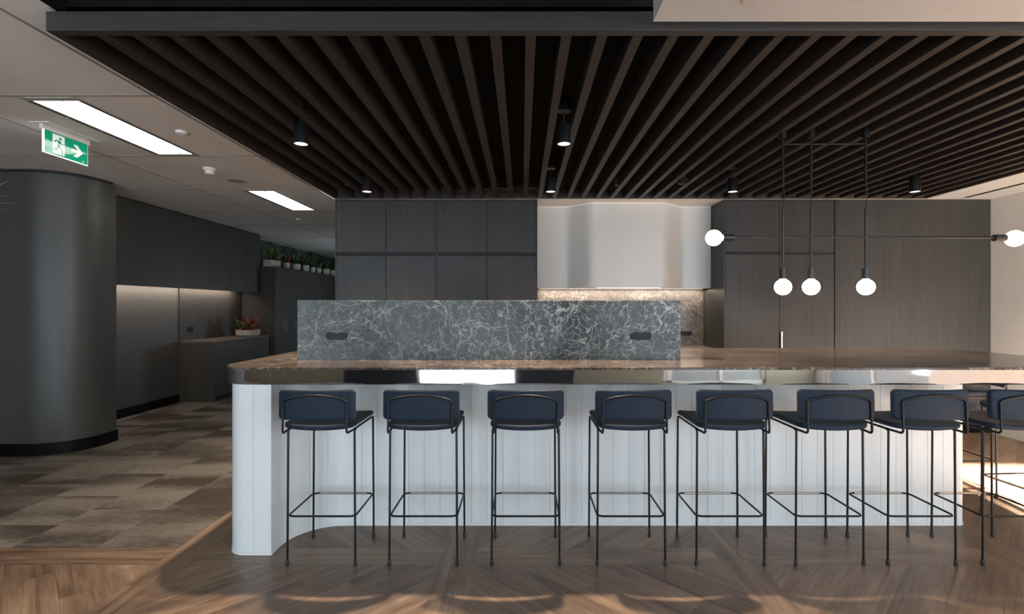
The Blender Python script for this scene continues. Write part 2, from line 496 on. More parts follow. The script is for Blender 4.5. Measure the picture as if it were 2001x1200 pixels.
# window glass: clear thin pane
n = NT('clear_window_glass')
tr = n.node('ShaderNodeBsdfTransparent'); gl = n.node('ShaderNodeBsdfGlossy'); gl.inputs['Roughness'].default_value = 0.02
mx = n.node('ShaderNodeMixShader'); mx.inputs[0].default_value = 0.06
n.link(tr.outputs[0], mx.inputs[1]); n.link(gl.outputs[0], mx.inputs[2]); n.link(mx.outputs[0], n.out.inputs['Surface'])
M['glass'] = n.mat
def streaked_dimmer(name, k):  # added panes: dim the windows mirrored in the steel apron, with painted streaks
    n = NT(name)
    st_ = n.ramp(n.noise(n.mapping((2.6, 2.6, 0.35)), 1, 4, 0.7, 0.5), [(0.3, tuple(k * c for c in (0.010, 0.013, 0.015))), (0.48, tuple(k * c for c in (0.026, 0.030, 0.032))), (0.52, tuple(k * c for c in (0.013, 0.017, 0.020))), (0.66, tuple(k * c for c in (0.040, 0.042, 0.042)))])
    tl = n.node('ShaderNodeBsdfTranslucent'); n.link(st_, tl.inputs[0])
    df = n.node('ShaderNodeBsdfDiffuse'); df.inputs[0].default_value = (0.30, 0.33, 0.35, 1)
    mx = n.node('ShaderNodeAddShader')
    n.link(tl.outputs[0], mx.inputs[0]); n.link(df.outputs[0], mx.inputs[1]); n.link(mx.outputs[0], n.out.inputs['Surface'])
    return n.mat
M['streaked_dimmer'] = streaked_dimmer('streaked_dimming_pane', 0.5)
M['streaked_dimmer_side'] = streaked_dimmer('streaked_dimming_pane_side', 1.0)
M['lamp_white'] = emitter('fluorescent_diffuser', (1.0, 0.95, 0.86), 5.0)
M['bulb'] = emitter('warm_bulb_glass', (1.0, 0.80, 0.58), 5.0)
M['lens'] = emitter('downlight_lens', (1.0, 0.88, 0.74), 3.0)
M['led'] = emitter('led_strip', (1.0, 0.80, 0.62), 0.35)
M['sign_edge'] = emitter('sign_lit_edge', (0.95, 0.97, 1.0), 0.9)
M['sign_green'] = NT('exit_sign_green').set((0.0, 0.22, 0.12), 0.08, 0, 0.6).mat
nb = M['sign_green'].node_tree.nodes['Principled BSDF']
nb.inputs['Emission Color'].default_value = (0.0, 0.30, 0.16, 1); nb.inputs['Emission Strength'].default_value = 0.25
M['sign_white'] = NT('exit_sign_white').set((0.6, 0.63, 0.61), 0.08, 0, 0.6).mat
nb = M['sign_white'].node_tree.nodes['Principled BSDF']
nb.inputs['Emission Color'].default_value = (0.8, 0.9, 0.85, 1); nb.inputs['Emission Strength'].default_value = 0.22

# ================================================================== THE SETTING
CEIL = 2.70          # plaster ceiling
LOW = 2.60           # slat ceiling, soffits on the right
LEFT_X = -6.5
BACK_Y = 5.64        # face of the tall joinery
BOX_X0, BOX_X1 = -2.067, 4.476
BOX_Y0, BOX_Y1 = 2.20, 5.62

# ---- timber floor: square bays with diagonal planks and straight border planks
PITCH, STRIP = 1.545, 0.19
SX0, SY0 = -1.995, 2.752
def clip_poly(poly, nx, ny, d):
    out = []
    for i in range(len(poly)):
        a, b = poly[i], poly[(i + 1) % len(poly)]
        da = nx * a[0] + ny * a[1] - d; db = nx * b[0] + ny * b[1] - d
        if da <= 0: out.append(a)
        if (da < 0 < db) or (db < 0 < da):
            t = da / (da - db)
            out.append((a[0] + (b[0] - a[0]) * t, a[1] + (b[1] - a[1]) * t))
    return out
def build_floor():
    verts, faces, uvs, ids = [], [], [], []
    regions = [(SX0, RIGHT_X, FRONT_Y, 6.3), (LEFT_X, SX0, FRONT_Y, SY0 + STRIP)]
    def put(poly, u, ang, rid):
        for (x0, x1, y0, y1) in regions:
            p = poly
            for c in ((-1, 0, -x0), (1, 0, x1), (0, -1, -y0), (0, 1, y1)):
                p = clip_poly(p, *c)
                if len(p) < 3: break
            if len(p) < 3: continue
            b = len(verts)
            verts.extend((q[0], q[1], 0.0) for q in p)
            faces.append(tuple(range(b, b + len(p))))
            ca, sa = math.cos(ang), math.sin(ang)
            uvs.extend((q[0] * ca + q[1] * sa, -q[0] * sa + q[1] * ca) for q in p)
            ids.append(rid)
    g = 0.0006
    for i in range(-4, 6):
        x0 = SX0 + i * PITCH
        y = FRONT_Y - rnd.random()
        while y < 6.4:                                   # longitudinal border strips
            L_ = 1.3 + 0.4 * rnd.random()
            put([(x0 + g, y + g), (x0 + STRIP - g, y + g), (x0 + STRIP - g, y + L_ - g), (x0 + g, y + L_ - g)], 0, PI / 2, rnd.random())
            y += L_
        for j in range(-5, 4):
            y0 = SY0 + j * PITCH
            put([(x0 + STRIP + g, y0 + g), (x0 + PITCH - g, y0 + g), (x0 + PITCH - g, y0 + STRIP - g), (x0 + STRIP + g, y0 + STRIP - g)], 0, 0, rnd.random())
            cx0, cx1, cy0, cy1 = x0 + STRIP, x0 + PITCH, y0 + STRIP, y0 + PITCH
            sgn = 1 if (i + j) % 2 == 0 else -1           # bays in front of the counter: i = 0, j = -1 runs (+1, +1)
            ang = PI / 4 if sgn < 0 else -PI / 4
            dx, dy = math.cos(ang), math.sin(ang)
            px, py = -dy, dx
            mx_, my_ = (cx0 + cx1) / 2, (cy0 + cy1) / 2
            cell = [(cx0 + g, cy0 + g), (cx1 - g, cy0 + g), (cx1 - g, cy1 - g), (cx0 + g, cy1 - g)]
            W = 0.19
            for k in range(-6, 6):
                lo, hi = (k * W + g), ((k + 1) * W - g)
                base_ = px * mx_ + py * my_
                strip = clip_poly(clip_poly(cell, px, py, base_ + hi), -px, -py, -(base_ + lo))
                if len(strip) < 3: continue
                cut = (rnd.random() - 0.5) * 1.2
                dd = dx * mx_ + dy * my_ + cut
                for part in (clip_poly(strip, dx, dy, dd - g), clip_poly(strip, -dx, -dy, -(dd + g))):
                    if len(part) >= 3: put(part, 0, ang, rnd.random())
    nb_ = len(faces)
    for (x0, x1, y0, y1) in regions:                      # screed under the planks
        b = len(verts)
        for z in (-0.05, -0.0012):
            verts.extend([(x0, y0, z), (x1, y0, z), (x1, y1, z), (x0, y1, z)])
        for f_ in ((3, 2, 1, 0), (4, 5, 6, 7), (0, 1, 5, 4), (1, 2, 6, 5), (2, 3, 7, 6), (3, 0, 4, 7)):
            faces.append(tuple(b + q for q in f_)); uvs.extend([(0, 0)] * 4); ids.append(0.5)
    me = bpy.data.meshes.new('floor')
    me.from_pydata(verts, [], faces)
    me.materials.append(M['planks']); me.materials.append(M['plank_joint'])
    me.polygons.foreach_set('material_index', [0] * nb_ + [1] * (len(faces) - nb_))
    ul = me.uv_layers.new(name='UVMap')
    li = 0
    for p in me.polygons:
        for _ in p.vertices:
            ul.data[li].uv = uvs[li]; li += 1
    a = me.attributes.new('plank', 'FLOAT', 'FACE')
    a.data.foreach_set('value', ids)
    o = bpy.data.objects.new('floor', me); COL.objects.link(o)
    o['kind'] = 'structure'
build_floor()
CORR_END = 13.6
c_ = MB().box(LEFT_X, SX0, SY0 + STRIP, CORR_END, -0.05, 0.0)
c_.build('floor_carpet', M['carpet'], kind='structure')

# ---- walls
def structure(name, mb, mat, smooth=None): return mb.build(name, mat, smooth=smooth, kind='structure')
fw = MB()
xs = [LEFT_X - 0.1] + [q for w_ in WINDOWS for q in w_[:2]] + [RIGHT_X + 0.1]
segs = []
Y0, Y1 = FRONT_Y - 0.15, FRONT_Y
fw.box(LEFT_X - 0.1, WINDOWS[0][0], Y0, Y1, 0, 3.0)
fw.box(WINDOWS[0][1], -3.36, Y0, Y1, 0, 3.0)
fw.box(0.8, WINDOWS[2][0], Y0, Y1, 0, 3.0)
fw.box(WINDOWS[2][1], RIGHT_X + 0.1, Y0, Y1, 0, 3.0)
for (x0, x1, z0, z1) in WINDOWS:
    fw.box(x0, x1, Y0, Y1, z1, 3.0); fw.box(x0, x1, Y0, Y1, 0, z0)
fw.build('wall_front', M['olive_wall'], kind='structure')
nw = MB().box(-3.36, WINDOWS[1][0], Y0, Y1, 0, 3.0).box(WINDOWS[1][1], 0.8, Y0, Y1, 0, 3.0)
nw.build('wall_front_dark_standin', M['navy_furniture_standin'], kind='structure')  # wall stretches darkened in place of the mirrored lounge furniture
for wi, (x0, x1, z0, z1) in enumerate(WINDOWS):
    w_ = empty('window_%d' % (wi + 1), ((x0 + x1) / 2, FRONT_Y - 0.08, z0), kind='structure')
    f_ = MB(); hw = (x1 - x0) / 2; H = z1 - z0
    f_.box(-hw, -hw + 0.05, -0.03, 0.03, 0, H).box(hw - 0.05, hw, -0.03, 0.03, 0, H).box(-hw, hw, -0.03, 0.03, 0, 0.05).box(-hw, hw, -0.03, 0.03, H - 0.05, H)
    if wi == 2:
        f_.box(-hw + 0.07, -hw + 0.16, -0.03, 0.03, 0, H); f_.box(0.1, 0.15, -0.03, 0.03, 0, H)
    f_.build('window_frame', M['frame_white'], w_)
    MB().box(-hw + 0.02, hw - 0.02, -0.003, 0.003, 0.02, H - 0.02).build('pane', M['glass'], w_)
    if wi == 2: MB().box(-hw + 0.05, hw - 0.05, 0.004, 0.007, 0.05, 0.36).build('added_dimming_panel', M['streaked_dimmer'], w_)  # added to dim this window's reflection in the apron
# unseen pale block added to keep the low sun off the two left windows
tw = MB().box(-11.5, -3.0, -42, -30, -25, 13)
structure('added_sun_blocker', tw, plain('pale_blocker_grey', (0.6, 0.6, 0.6), 0.8))
rw = MB()
y0, y1, z0, z1 = SIDE_WIN
rw.box(RIGHT_X, RIGHT_X + 0.15, FRONT_Y, y0, 0, 3.0).box(RIGHT_X, RIGHT_X + 0.15, y1, 6.4, 0, 3.0)
rw.box(RIGHT_X, RIGHT_X + 0.15, y0, y1, z1, 3.0).box(RIGHT_X, RIGHT_X + 0.15, y0, y1, 0, z0)
structure('wall_right', rw, M['cream'])
w_ = empty('window_4', (RIGHT_X + 0.08, (y0 + y1) / 2, z0), kind='structure')
f_ = MB(); hw = (y1 - y0) / 2; H = z1 - z0
f_.box(-0.03, 0.03, -hw, -hw + 0.05, 0, H).box(-0.03, 0.03, hw - 0.05, hw, 0, H).box(-0.03, 0.03, -hw, hw, 0, 0.05).box(-0.03, 0.03, -hw, hw, H - 0.05, H).box(-0.03, 0.03, -0.025, 0.025, 0, H)
f_.build('window_frame', M['frame_white'], w_)
MB().box(-0.003, 0.003, -hw + 0.02, hw - 0.02, 0.02, H - 0.02).build('pane', M['glass'], w_)
MB().box(-0.008, -0.004, -hw + 0.05, hw - 0.05, 0.05, 0.5).build('added_dimming_panel', M['streaked_dimmer_side'], w_)  # added so the side window mirrors less brightly
structure('wall_left', MB().box(LEFT_X - 0.15, LEFT_X, FRONT_Y, 5.31, 0, 3.0), M['grey_panel'])
# wall behind the joinery and the corridor walls
structure('wall_back', MB().box(-2.08, RIGHT_X + 0.1, 6.29, 6.4, 0, 3.0), M['cream'])
structure('wall_corridor_right', MB().box(-2.08, -1.98, 6.4, 9.8, 0, 2.7).box(-2.08, -1.98, 11.4, CORR_END, 0, 2.7).box(-2.08, -1.98, 9.8, 11.4, 0, 0.9).box(-2.08, -1.98, 9.8, 11.4, 1.65, 2.7).box(-2.08, -1.98, 9.8, 10.2, 0.9, 1.65).box(-2.08, -1.98, 11.0, 11.4, 0.9, 1.65), M['cream'])
w_ = empty('window_5', (-2.03, 10.6, 0.9), kind='structure')  # unseen window added to brighten the dark corridor
MB().box(-0.03, 0.03, -0.4, -0.37, 0, 0.75).box(-0.03, 0.03, 0.37, 0.4, 0, 0.75).box(-0.03, 0.03, -0.4, 0.4, 0, 0.03).box(-0.03, 0.03, -0.4, 0.4, 0.72, 0.75).build('window_frame', M['frame_white'], w_)
MB().box(-0.003, 0.003, -0.39, 0.39, 0.01, 0.74).build('pane', M['glass'], w_)
structure('wall_corridor_end', MB().box(-5.15, -1.98, CORR_END, CORR_END + 0.1, 0, 2.7), M['cabinet_dim'])
structure('wall_corridor_left', MB().box(-5.2, -5.05, 5.31, CORR_END, 0, 2.7), M['grey_panel'])
structure('baseboard_corridor', MB().box(-5.05, -5.038, 5.31, 7.45, 0, 0.115), M['skirting'])

# curved wall on the left
def arc(cx, cy, r, a0, a1, n=16):
    return [(cx + r * math.cos(a0 + (a1 - a0) * k / n), cy + r * math.sin(a0 + (a1 - a0) * k / n)) for k in range(n + 1)]
def curved_outline(off):
    return [(LEFT_X, 4.748 - off)] + arc(-4.65, 5.148, 0.40 + off, -PI / 2, 0, 28) + [(-4.25 + off, 5.31 + off), (LEFT_X, 5.31 + off)]
structure('wall_curved', MB().prism(curved_outline(0), 0, CEIL - 0.035), M['curved'], 30)
structure('trim_1', MB().prism(curved_outline(-0.02), CEIL - 0.035, CEIL), M['gap'], 30)
structure('baseboard_left', MB().prism(curved_outline(0.010), 0, 0.115), M['skirting'], 30)

# ---- ceilings
cp = MB().box(LEFT_X, -2.041, FRONT_Y, 2.199, CEIL, CEIL + 0.05).box(LEFT_X, BOX_X0 - 0.001, 2.199, CORR_END, CEIL, CEIL + 0.05)
structure('ceiling', cp, M['plaster'])
gr = MB()
for x in (-2.267, -3.57, -4.87, -6.17):
    gr.box(x - 0.006, x + 0.006, FRONT_Y, CORR_END, CEIL - 0.004, CEIL + 0.001)
for k in range(-4, 9):
    y = 3.109 + 1.24 * k
    if y > FRONT_Y: gr.box(LEFT_X, BOX_X0, y - 0.006, y + 0.006, CEIL - 0.004, CEIL + 0.001)
structure('trim_2', gr, plain('ceiling_grid_rail', (0.26, 0.24, 0.22), 0.6))
structure('ceiling_void', MB().box(BOX_X0, 0.552, FRONT_Y, 2.26, 3.0, 3.05).box(-2.04, -2.02, FRONT_Y, 2.26, CEIL - 0.002, 3.0), M['black_void'])
structure('ceiling_soffit', MB().box(0.552, RIGHT_X, FRONT_Y, 2.13, LOW, 3.0), M['white_soffit'])
structure('ceiling_right', MB().box(BOX_X1, RIGHT_X, 2.13, 6.3, LOW, 2.66), M['white_soffit'])
structure('ceiling_niche', MB().box(-2.08, BOX_X1, BOX_Y1 + 0.002, 6.3, LOW, 2.66), M['lightened_white'])  # lighter paint in place of light reaching the niche

# ---- slatted ceiling
sc_ = empty('slatted_ceiling', (0, 0, 0), label='dark timber slatted ceiling panel hanging above the whole kitchen island', cat='ceiling panel')
f_ = MB()
f_.box(BOX_X0, BOX_X1, BOX_Y0, 2.242, LOW, 2.684)
f_.build('front_beam', M['beam'], sc_)
MB().box(BOX_X0, BOX_X0 + 0.035, 2.242, BOX_Y1 - 0.035, LOW, 2.70).build('side_beam', M['slat'], sc_)
MB().box(BOX_X1 - 0.035, BOX_X1, 2.242, BOX_Y1 - 0.035, LOW, 2.70).build('side_beam', M['slat'], sc_)
MB().box(BOX_X0, BOX_X1, BOX_Y1 - 0.035, BOX_Y1, LOW, 2.70).build('back_beam', M['beam'], sc_)
MB().box(BOX_X0, BOX_X1, 2.245, BOX_Y1, 2.702, 2.73).box(BOX_X0, BOX_X1, 2.245, 2.26, 2.68, 3.0).build('backing_board', M['black_void'], sc_)
n_lo = math.ceil((BOX_X0 + 0.10 - 0.0385) / 0.1585); n_hi = math.floor((BOX_X1 - 0.09 - 0.0385) / 0.1585)
slat_me = None
for k in range(n_lo, n_hi + 1):
    x = 0.0385 + k * 0.1585
    if slat_me is None:
        s_ = MB().bbox(-0.0235, 0.0235, 2.243, BOX_Y1 - 0.036, LOW + 0.001, 2.701, 0.0015, 1).build('slat', M['slat'], sc_)
        slat_me = s_.data
    else:
        s_ = bpy.data.objects.new('slat', slat_me); COL.objects.link(s_); s_.parent = sc_
    s_.location = (x, 0, 0)

# ================================================================== JOINERY ON THE BACK WALL
def door(mb_name, x0, x1, z0, z1, parent, y=0.0, t=0.018, mat='cabinet'):
    return MB().bbox(x0, x1, y, y + t, z0, z1, 0.0015, 1).build(mb_name, M[mat], parent)

def tall_unit(x0, x1, label):
    e = empty('pantry_cabinet', ((x0 + x1) / 2, BACK_Y, 0), label=label, cat='cabinet', group='tall pantry cabinets on the back wall')
    hw = (x1 - x0) / 2
    MB().box(-hw + 0.001, hw - 0.001, 0.02, 0.64, 0.08, LOW - 0.001).box(-hw + 0.02, hw - 0.02, 0.06, 0.6, 0, 0.08).build('carcass', M['gap'], e)
    MB().box(-hw, -hw + 0.012, 0, 0.64, 0, LOW - 0.001).build('side_panel', M['cabinet'], e)
    MB().box(hw - 0.012, hw, 0, 0.64, 0, LOW - 0.001).build('side_panel', M['cabinet'], e)
    MB().box(-hw + 0.012, hw - 0.012, 0.0, 0.02, LOW - 0.016, LOW - 0.001).build('top_filler', M['cabinet'], e)
    for sx_ in (-1, 1):
        a, b = (-hw + 0.014, -0.002) if sx_ < 0 else (0.002, hw - 0.014)
        door('upper_door', a, b, 2.008, LOW - 0.019, e)
        door('lower_door', a, b, 0.1, 1.968, e)
    return e
tall_unit(-2.08, -0.952, 'dark oak pantry cabinet at the left end of the back wall')
tall_unit(-0.950, 0.171, 'dark oak pantry cabinet directly left of the white hood')

def fridge_unit():
    x0, x1 = 2.25, 3.481
    e = empty('appliance_cabinet', ((x0 + x1) / 2, BACK_Y, 0), label='dark oak double door cabinet with a steel handle, right of the white hood', cat='cabinet')
    hw = (x1 - x0) / 2
    MB().box(-hw + 0.01, hw - 0.001, 0.02, 0.64, 0.08, LOW - 0.001).box(-hw + 0.02, hw - 0.02, 0.06, 0.6, 0, 0.08).build('carcass', M['gap'], e)
    MB().box(-hw, -hw + 0.018, 0, 0.64, 0, LOW - 0.001).build('side_panel', M['cabinet'], e)
    MB().box(-hw + 0.018, hw, 0.0, 0.02, LOW - 0.016, LOW - 0.001).build('top_filler', M['cabinet'], e)
    for sx_ in (-1, 1):
        a, b = (-hw + 0.020, -0.002) if sx_ < 0 else (0.002, hw - 0.006)
        door('upper_door', a, b, 2.015, LOW - 0.019, e)
        d_ = door('lower_door', a, b, 0.1, 1.985, e)
        if sx_ > 0:
            h_ = MB().bbox(0.004, 0.026, -0.028, -0.016, 0.88, 1.13, 0.003).box(0.008, 0.022, -0.017, 0.001, 0.90, 0.915).box(0.008, 0.022, -0.017, 0.001, 1.095, 1.11)
            h_.build('handle', M['steel'], d_)['label'] = 'brushed steel bar handle'
    return e
fridge_unit()
structure('wall_panelling', MB().bbox(3.485, RIGHT_X, BACK_Y, BACK_Y + 0.018, 0.09, LOW - 0.001, 0.002, 1).box(3.485, RIGHT_X, BACK_Y + 0.018, 6.29, 0, LOW - 0.001), M['cabinet'])
structure('baseboard_back', MB().box(3.485, RIGHT_X, BACK_Y + 0.002, BACK_Y + 0.018, 0, 0.09), M['skirting'])
ol = empty('power_outlet', (5.0, BACK_Y, 0.30), label='black power outlet low on the dark oak back panel under the right counter end', cat='power outlet')
MB().bbox(-0.06, 0.06, -0.008, 0.0, -0.037, 0.037, 0.003).build('face_plate', M['socket'], ol)
for q in (-0.035, 0.015): MB().box(q, q + 0.02, -0.010, -0.008, -0.012, 0.012).build('rocker_switch', M['socket_hole'], ol)

# ---- hood niche
def hood_y(x):
    def st(a, b, t):
        t = min(1, max(0, (t - a) / (b - a))); return t * t * (3 - 2 * t)
    return 6.03 - 0.235 * (st(0.50, 0.83, x) - st(1.60, 1.93, x))
hd = empty('range_hood', (1.21, 6.29, 1.625), label='white sculpted range hood with a bulging centre, between the dark oak cabinets', cat='range hood')
NX0, NX1 = 0.173, 2.248
hp = [(x - 1.21, hood_y(x) - 6.29) for x in [NX0 + (NX1 - NX0) * k / 90 for k in range(91)]]
MB().prism(hp + [(NX1 - 1.21, -0.002), (NX0 - 1.21, -0.002)], 0, LOW - 1.625 - 0.001).build('hood_shell', M['hood'], hd, 30)
MB().prism([(p[0], p[1] - 0.004) for p in hp] + [(p[0], p[1]) for p in reversed(hp)], LOW - 1.625 - 0.018, LOW - 1.625 - 0.001).build('cornice', M['lightened_white'], hd, 30)
MB().box(-0.35, 0.40, -0.42, -0.30, -0.006, 0.0).build('filter_grille', M['steel'], hd)
MB().box(-1.0, 1.0, -0.10, -0.075, -0.008, 0.0).build('light_strip', M['led'], hd)
add_light('hood_led', 'AREA', (0, -0.10, -0.012), 9.0, (1.0, 0.80, 0.62), parent=hd, shape='RECTANGLE', size=2.0, size_y=0.03)
sb = empty('splashback', (1.21, 6.29, 0.92), label='brown grey marble splashback on the wall below the white hood', cat='splashback')
MB().box(NX0 - 1.21, NX1 - 1.21, -0.02, -0.001, 0, 0.705).build('stone_sheet', M['marble_splash'], sb)

def socket_pill(parent, x, y, z, w, h):
    """pill shaped double outlet facing -y"""
    mb = MB()
    out = [(p[0], p[1]) for p in rrect(-w / 2, w / 2, -h / 2, h / 2, (h * 0.49,) * 4, 10)]
    nn = len(out)
    vs_ = [(p[0], 0, p[1]) for p in out] + [(p[0], -0.006, p[1]) for p in out] + [(p[0] * 0.97, -0.008, p[1] * 0.93) for p in out]
    fs_ = [(i, (i + 1) % nn, nn + (i + 1) % nn, nn + i) for i in range(nn)] + [(nn + i, nn + (i + 1) % nn, 2 * nn + (i + 1) % nn, 2 * nn + i) for i in range(nn)]
    fs_.append(tuple(range(2 * nn, 3 * nn)))
    mb.add(vs_, fs_)
    mb.mi = 1
    def slot(cx, cz, ang, L_=0.0075, W_=0.002):
        ca, sa = math.cos(ang), math.sin(ang)
        q = [(-W_, -L_ / 2), (W_, -L_ / 2), (W_, L_ / 2), (-W_, L_ / 2)]
        p2 = [(cx + a * ca - b * sa, cz + a * sa + b * ca) for a, b in q]
        mb.add([(a, -0.0082, b) for a, b in p2] + [(a, -0.0088, b) for a, b in p2], [(4, 5, 6, 7), (0, 1, 5, 4), (1, 2, 6, 5), (2, 3, 7, 6), (3, 0, 4, 7)])
    for c in (-0.30 * w, 0.30 * w):
        slot(c - 0.0065, 0.006, -0.5); slot(c + 0.0065, 0.006, 0.5); slot(c, -0.008, 0)
    mb.box(-0.019, 0.019, -0.0088, -0.008, h / 2 - 0.013, h / 2 - 0.003)
    mb.mi = 2
    for k in (-1, 0, 1): mb.box(k * 0.011 - 0.004, k * 0.011 + 0.004, -0.0095, -0.0086, h / 2 - 0.0095, h / 2 - 0.0065)
    o = mb.build('power_socket', [M['socket'], M['socket_hole'], M['grey_mark']], parent)
    o.location = (x, y, z)
    o['label'] = 'dark pill shaped double power socket'
    return o
socket_pill(sb, 2.01 - 1.21, -0.02, 0.155, 0.19, 0.055)
bc = empty('base_cabinet', (1.21, 6.29, 0), label='low dark oak bench unit with marble top under the white hood', cat='cabinet')
MB().box(NX0 - 1.21, NX1 - 1.21, -0.62, -0.001, 0.1, 0.88).box(NX0 - 1.18, NX1 - 1.24, -0.57, -0.001, 0, 0.1).build('carcass', M['gap'], bc)
for k in range(4):
    w4 = (NX1 - NX0) / 4
    a = NX0 - 1.21 + k * w4
    door('door', a + 0.002, a + w4 - 0.002, 0.11, 0.86, bc, -0.639)
MB().bbox(NX0 - 1.21, NX1 - 1.21, -0.645, -0.001, 0.88, 0.92, 0.003).build('bench_top', M['marble_splash'], bc)

# ================================================================== KITCHEN ISLAND
TOP = 1.069
isl = empty('kitchen_island', (0, 0, 0), label='long kitchen island with white boarded base, brown marble top and mirrored edge', cat='kitchen island')
def boarded(path, pitch=0.102, depth=0.003, half=0.0013):
    """open path (list of 2d points) -> points with v grooves cut on the left... outward is to the right of travel"""
    pts = [Vector(p) for p in path]
    L_ = [0.0]
    for a, b in zip(pts, pts[1:]): L_.append(L_[-1] + (b - a).length)
    tot = L_[-1]
    def at(s):
        s = min(max(s, 0), tot)
        for i in range(len(pts) - 1):
            if s <= L_[i + 1] + 1e-9:
                u = (pts[i + 1] - pts[i]); l_ = u.length
                t = (s - L_[i]) / l_ if l_ > 1e-9 else 0
                return pts[i] + u * t, u.normalized()
        return pts[-1], (pts[-1] - pts[-2]).normalized()
    ev = [(L_[i], 0) for i in range(len(pts))]
    nb2 = max(1, round(tot / pitch)); pp = tot / nb2
    for k in range(1, nb2):
        ev += [(k * pp - half, 0), (k * pp, 1), (k * pp + half, 0)]
    ev.sort()
    out = []
    for s, g_ in ev:
        p, t = at(s)
        if g_: p = p + Vector((-t.y, t.x)) * depth
        if not out or (p - out[-1]).length > 5e-4: out.append(p)
    return out
BF = 3.246
p_left = [(-1.685, 3.95), (-1.685, 2.978)] + arc(-1.565, 2.978, 0.12, PI, 1.5 * PI, 10)[1:] + [(-1.4146, 2.858)]
p_return = [(-1.4146, 2.858), (-1.4146, 2.961)] + arc(-1.1296, 2.961, 0.285, PI, PI / 2, 14)[1:]
p_front = [(-1.1296, BF), (2.80, BF)]
p_right = arc(2.80, BF + 0.05, 0.05, -PI / 2, 0, 6) + [(2.85, 3.95)]
p_rear = [(2.85, 3.95), (-1.685, 3.95)]
outl = []
for pth in (p_left, p_return, p_front, p_right, p_rear):
    q = boarded(pth)
    outl += q[:-1] if (q[-1] - q[0]).length > 1e-6 else q
base_poly = [(p.x, p.y) for p in outl]
MB().prism(base_poly, 0.02, 0.974).build('boarded_base', M['boards'], isl, 25)
plain_poly = [tuple(p) for pth in (p_left, p_return, p_front, p_right, p_rear) for p in pth[:-1]]
def offset_poly(poly, d):
    n_ = len(poly); out = []
    for i in range(n_):
        a, b, c = Vector(poly[i - 1]), Vector(poly[i]), Vector(poly[(i + 1) % n_])
        u = (b - a); v_ = (c - b)
        if u.length < 1e-6 or v_.length < 1e-6: out.append(tuple(b)); continue
        n1 = Vector((u.y, -u.x)).normalized(); n2 = Vector((v_.y, -v_.x)).normalized()
        m = (n1 + n2).normalized(); k = max(0.5, m.dot(n1))
        out.append(tuple(b + m * (d / k)))
    return out
MB().prism(offset_poly(plain_poly, 0.003), 0.0, 0.02).build('plinth', M['boards'], isl, 25)
WX0, WX1, WY0, WY1 = -1.70, 3.43, 2.775, 4.08
wt = MB()
ol_ = rrect(WX0, WX1, WY0, WY1, (0.20, 0.18, 0.18, 0.20), 14)
inn = offset_poly(ol_, -0.0025)
nn = len(ol_)
wt.prism(ol_, TOP - 0.014, TOP - 0.0025, top=False)
wt.add([(p[0], p[1], TOP - 0.0025) for p in ol_] + [(p[0], p[1], TOP) for p in inn],
       [(i, (i + 1) % nn, nn + (i + 1) % nn, nn + i) for i in range(nn)] + [tuple(range(nn, 2 * nn))])
wt.build('worktop', M['worktop'], isl, 40)['label'] = 'brown marble worktop'
ap = MB()
ao = offset_poly(ol_, -0.006)
ap.prism(ao, 0.974, TOP - 0.014)
apo = ap.build('metal_apron', M['mirror'], isl, 30)
apo['label'] = 'mirror polished metal edge band'
MB().box(-1.3825, -1.3815, WY0 + 0.0045, WY0 + 0.0065, 0.974, TOP - 0.014).build('apron_joint', M['charcoal_metal'], isl)
up = MB().bbox(-1.407, 0.993, 3.172, 3.33, TOP, 1.4417, 0.002).build('marble_upstand', M['marble'], isl)
up['label'] = 'tall grey veined marble upstand block'
socket_pill(up, -1.16, 3.172, 1.221, 0.135, 0.052)
socket_pill(up, 0.744, 3.172, 1.221, 0.135, 0.052)

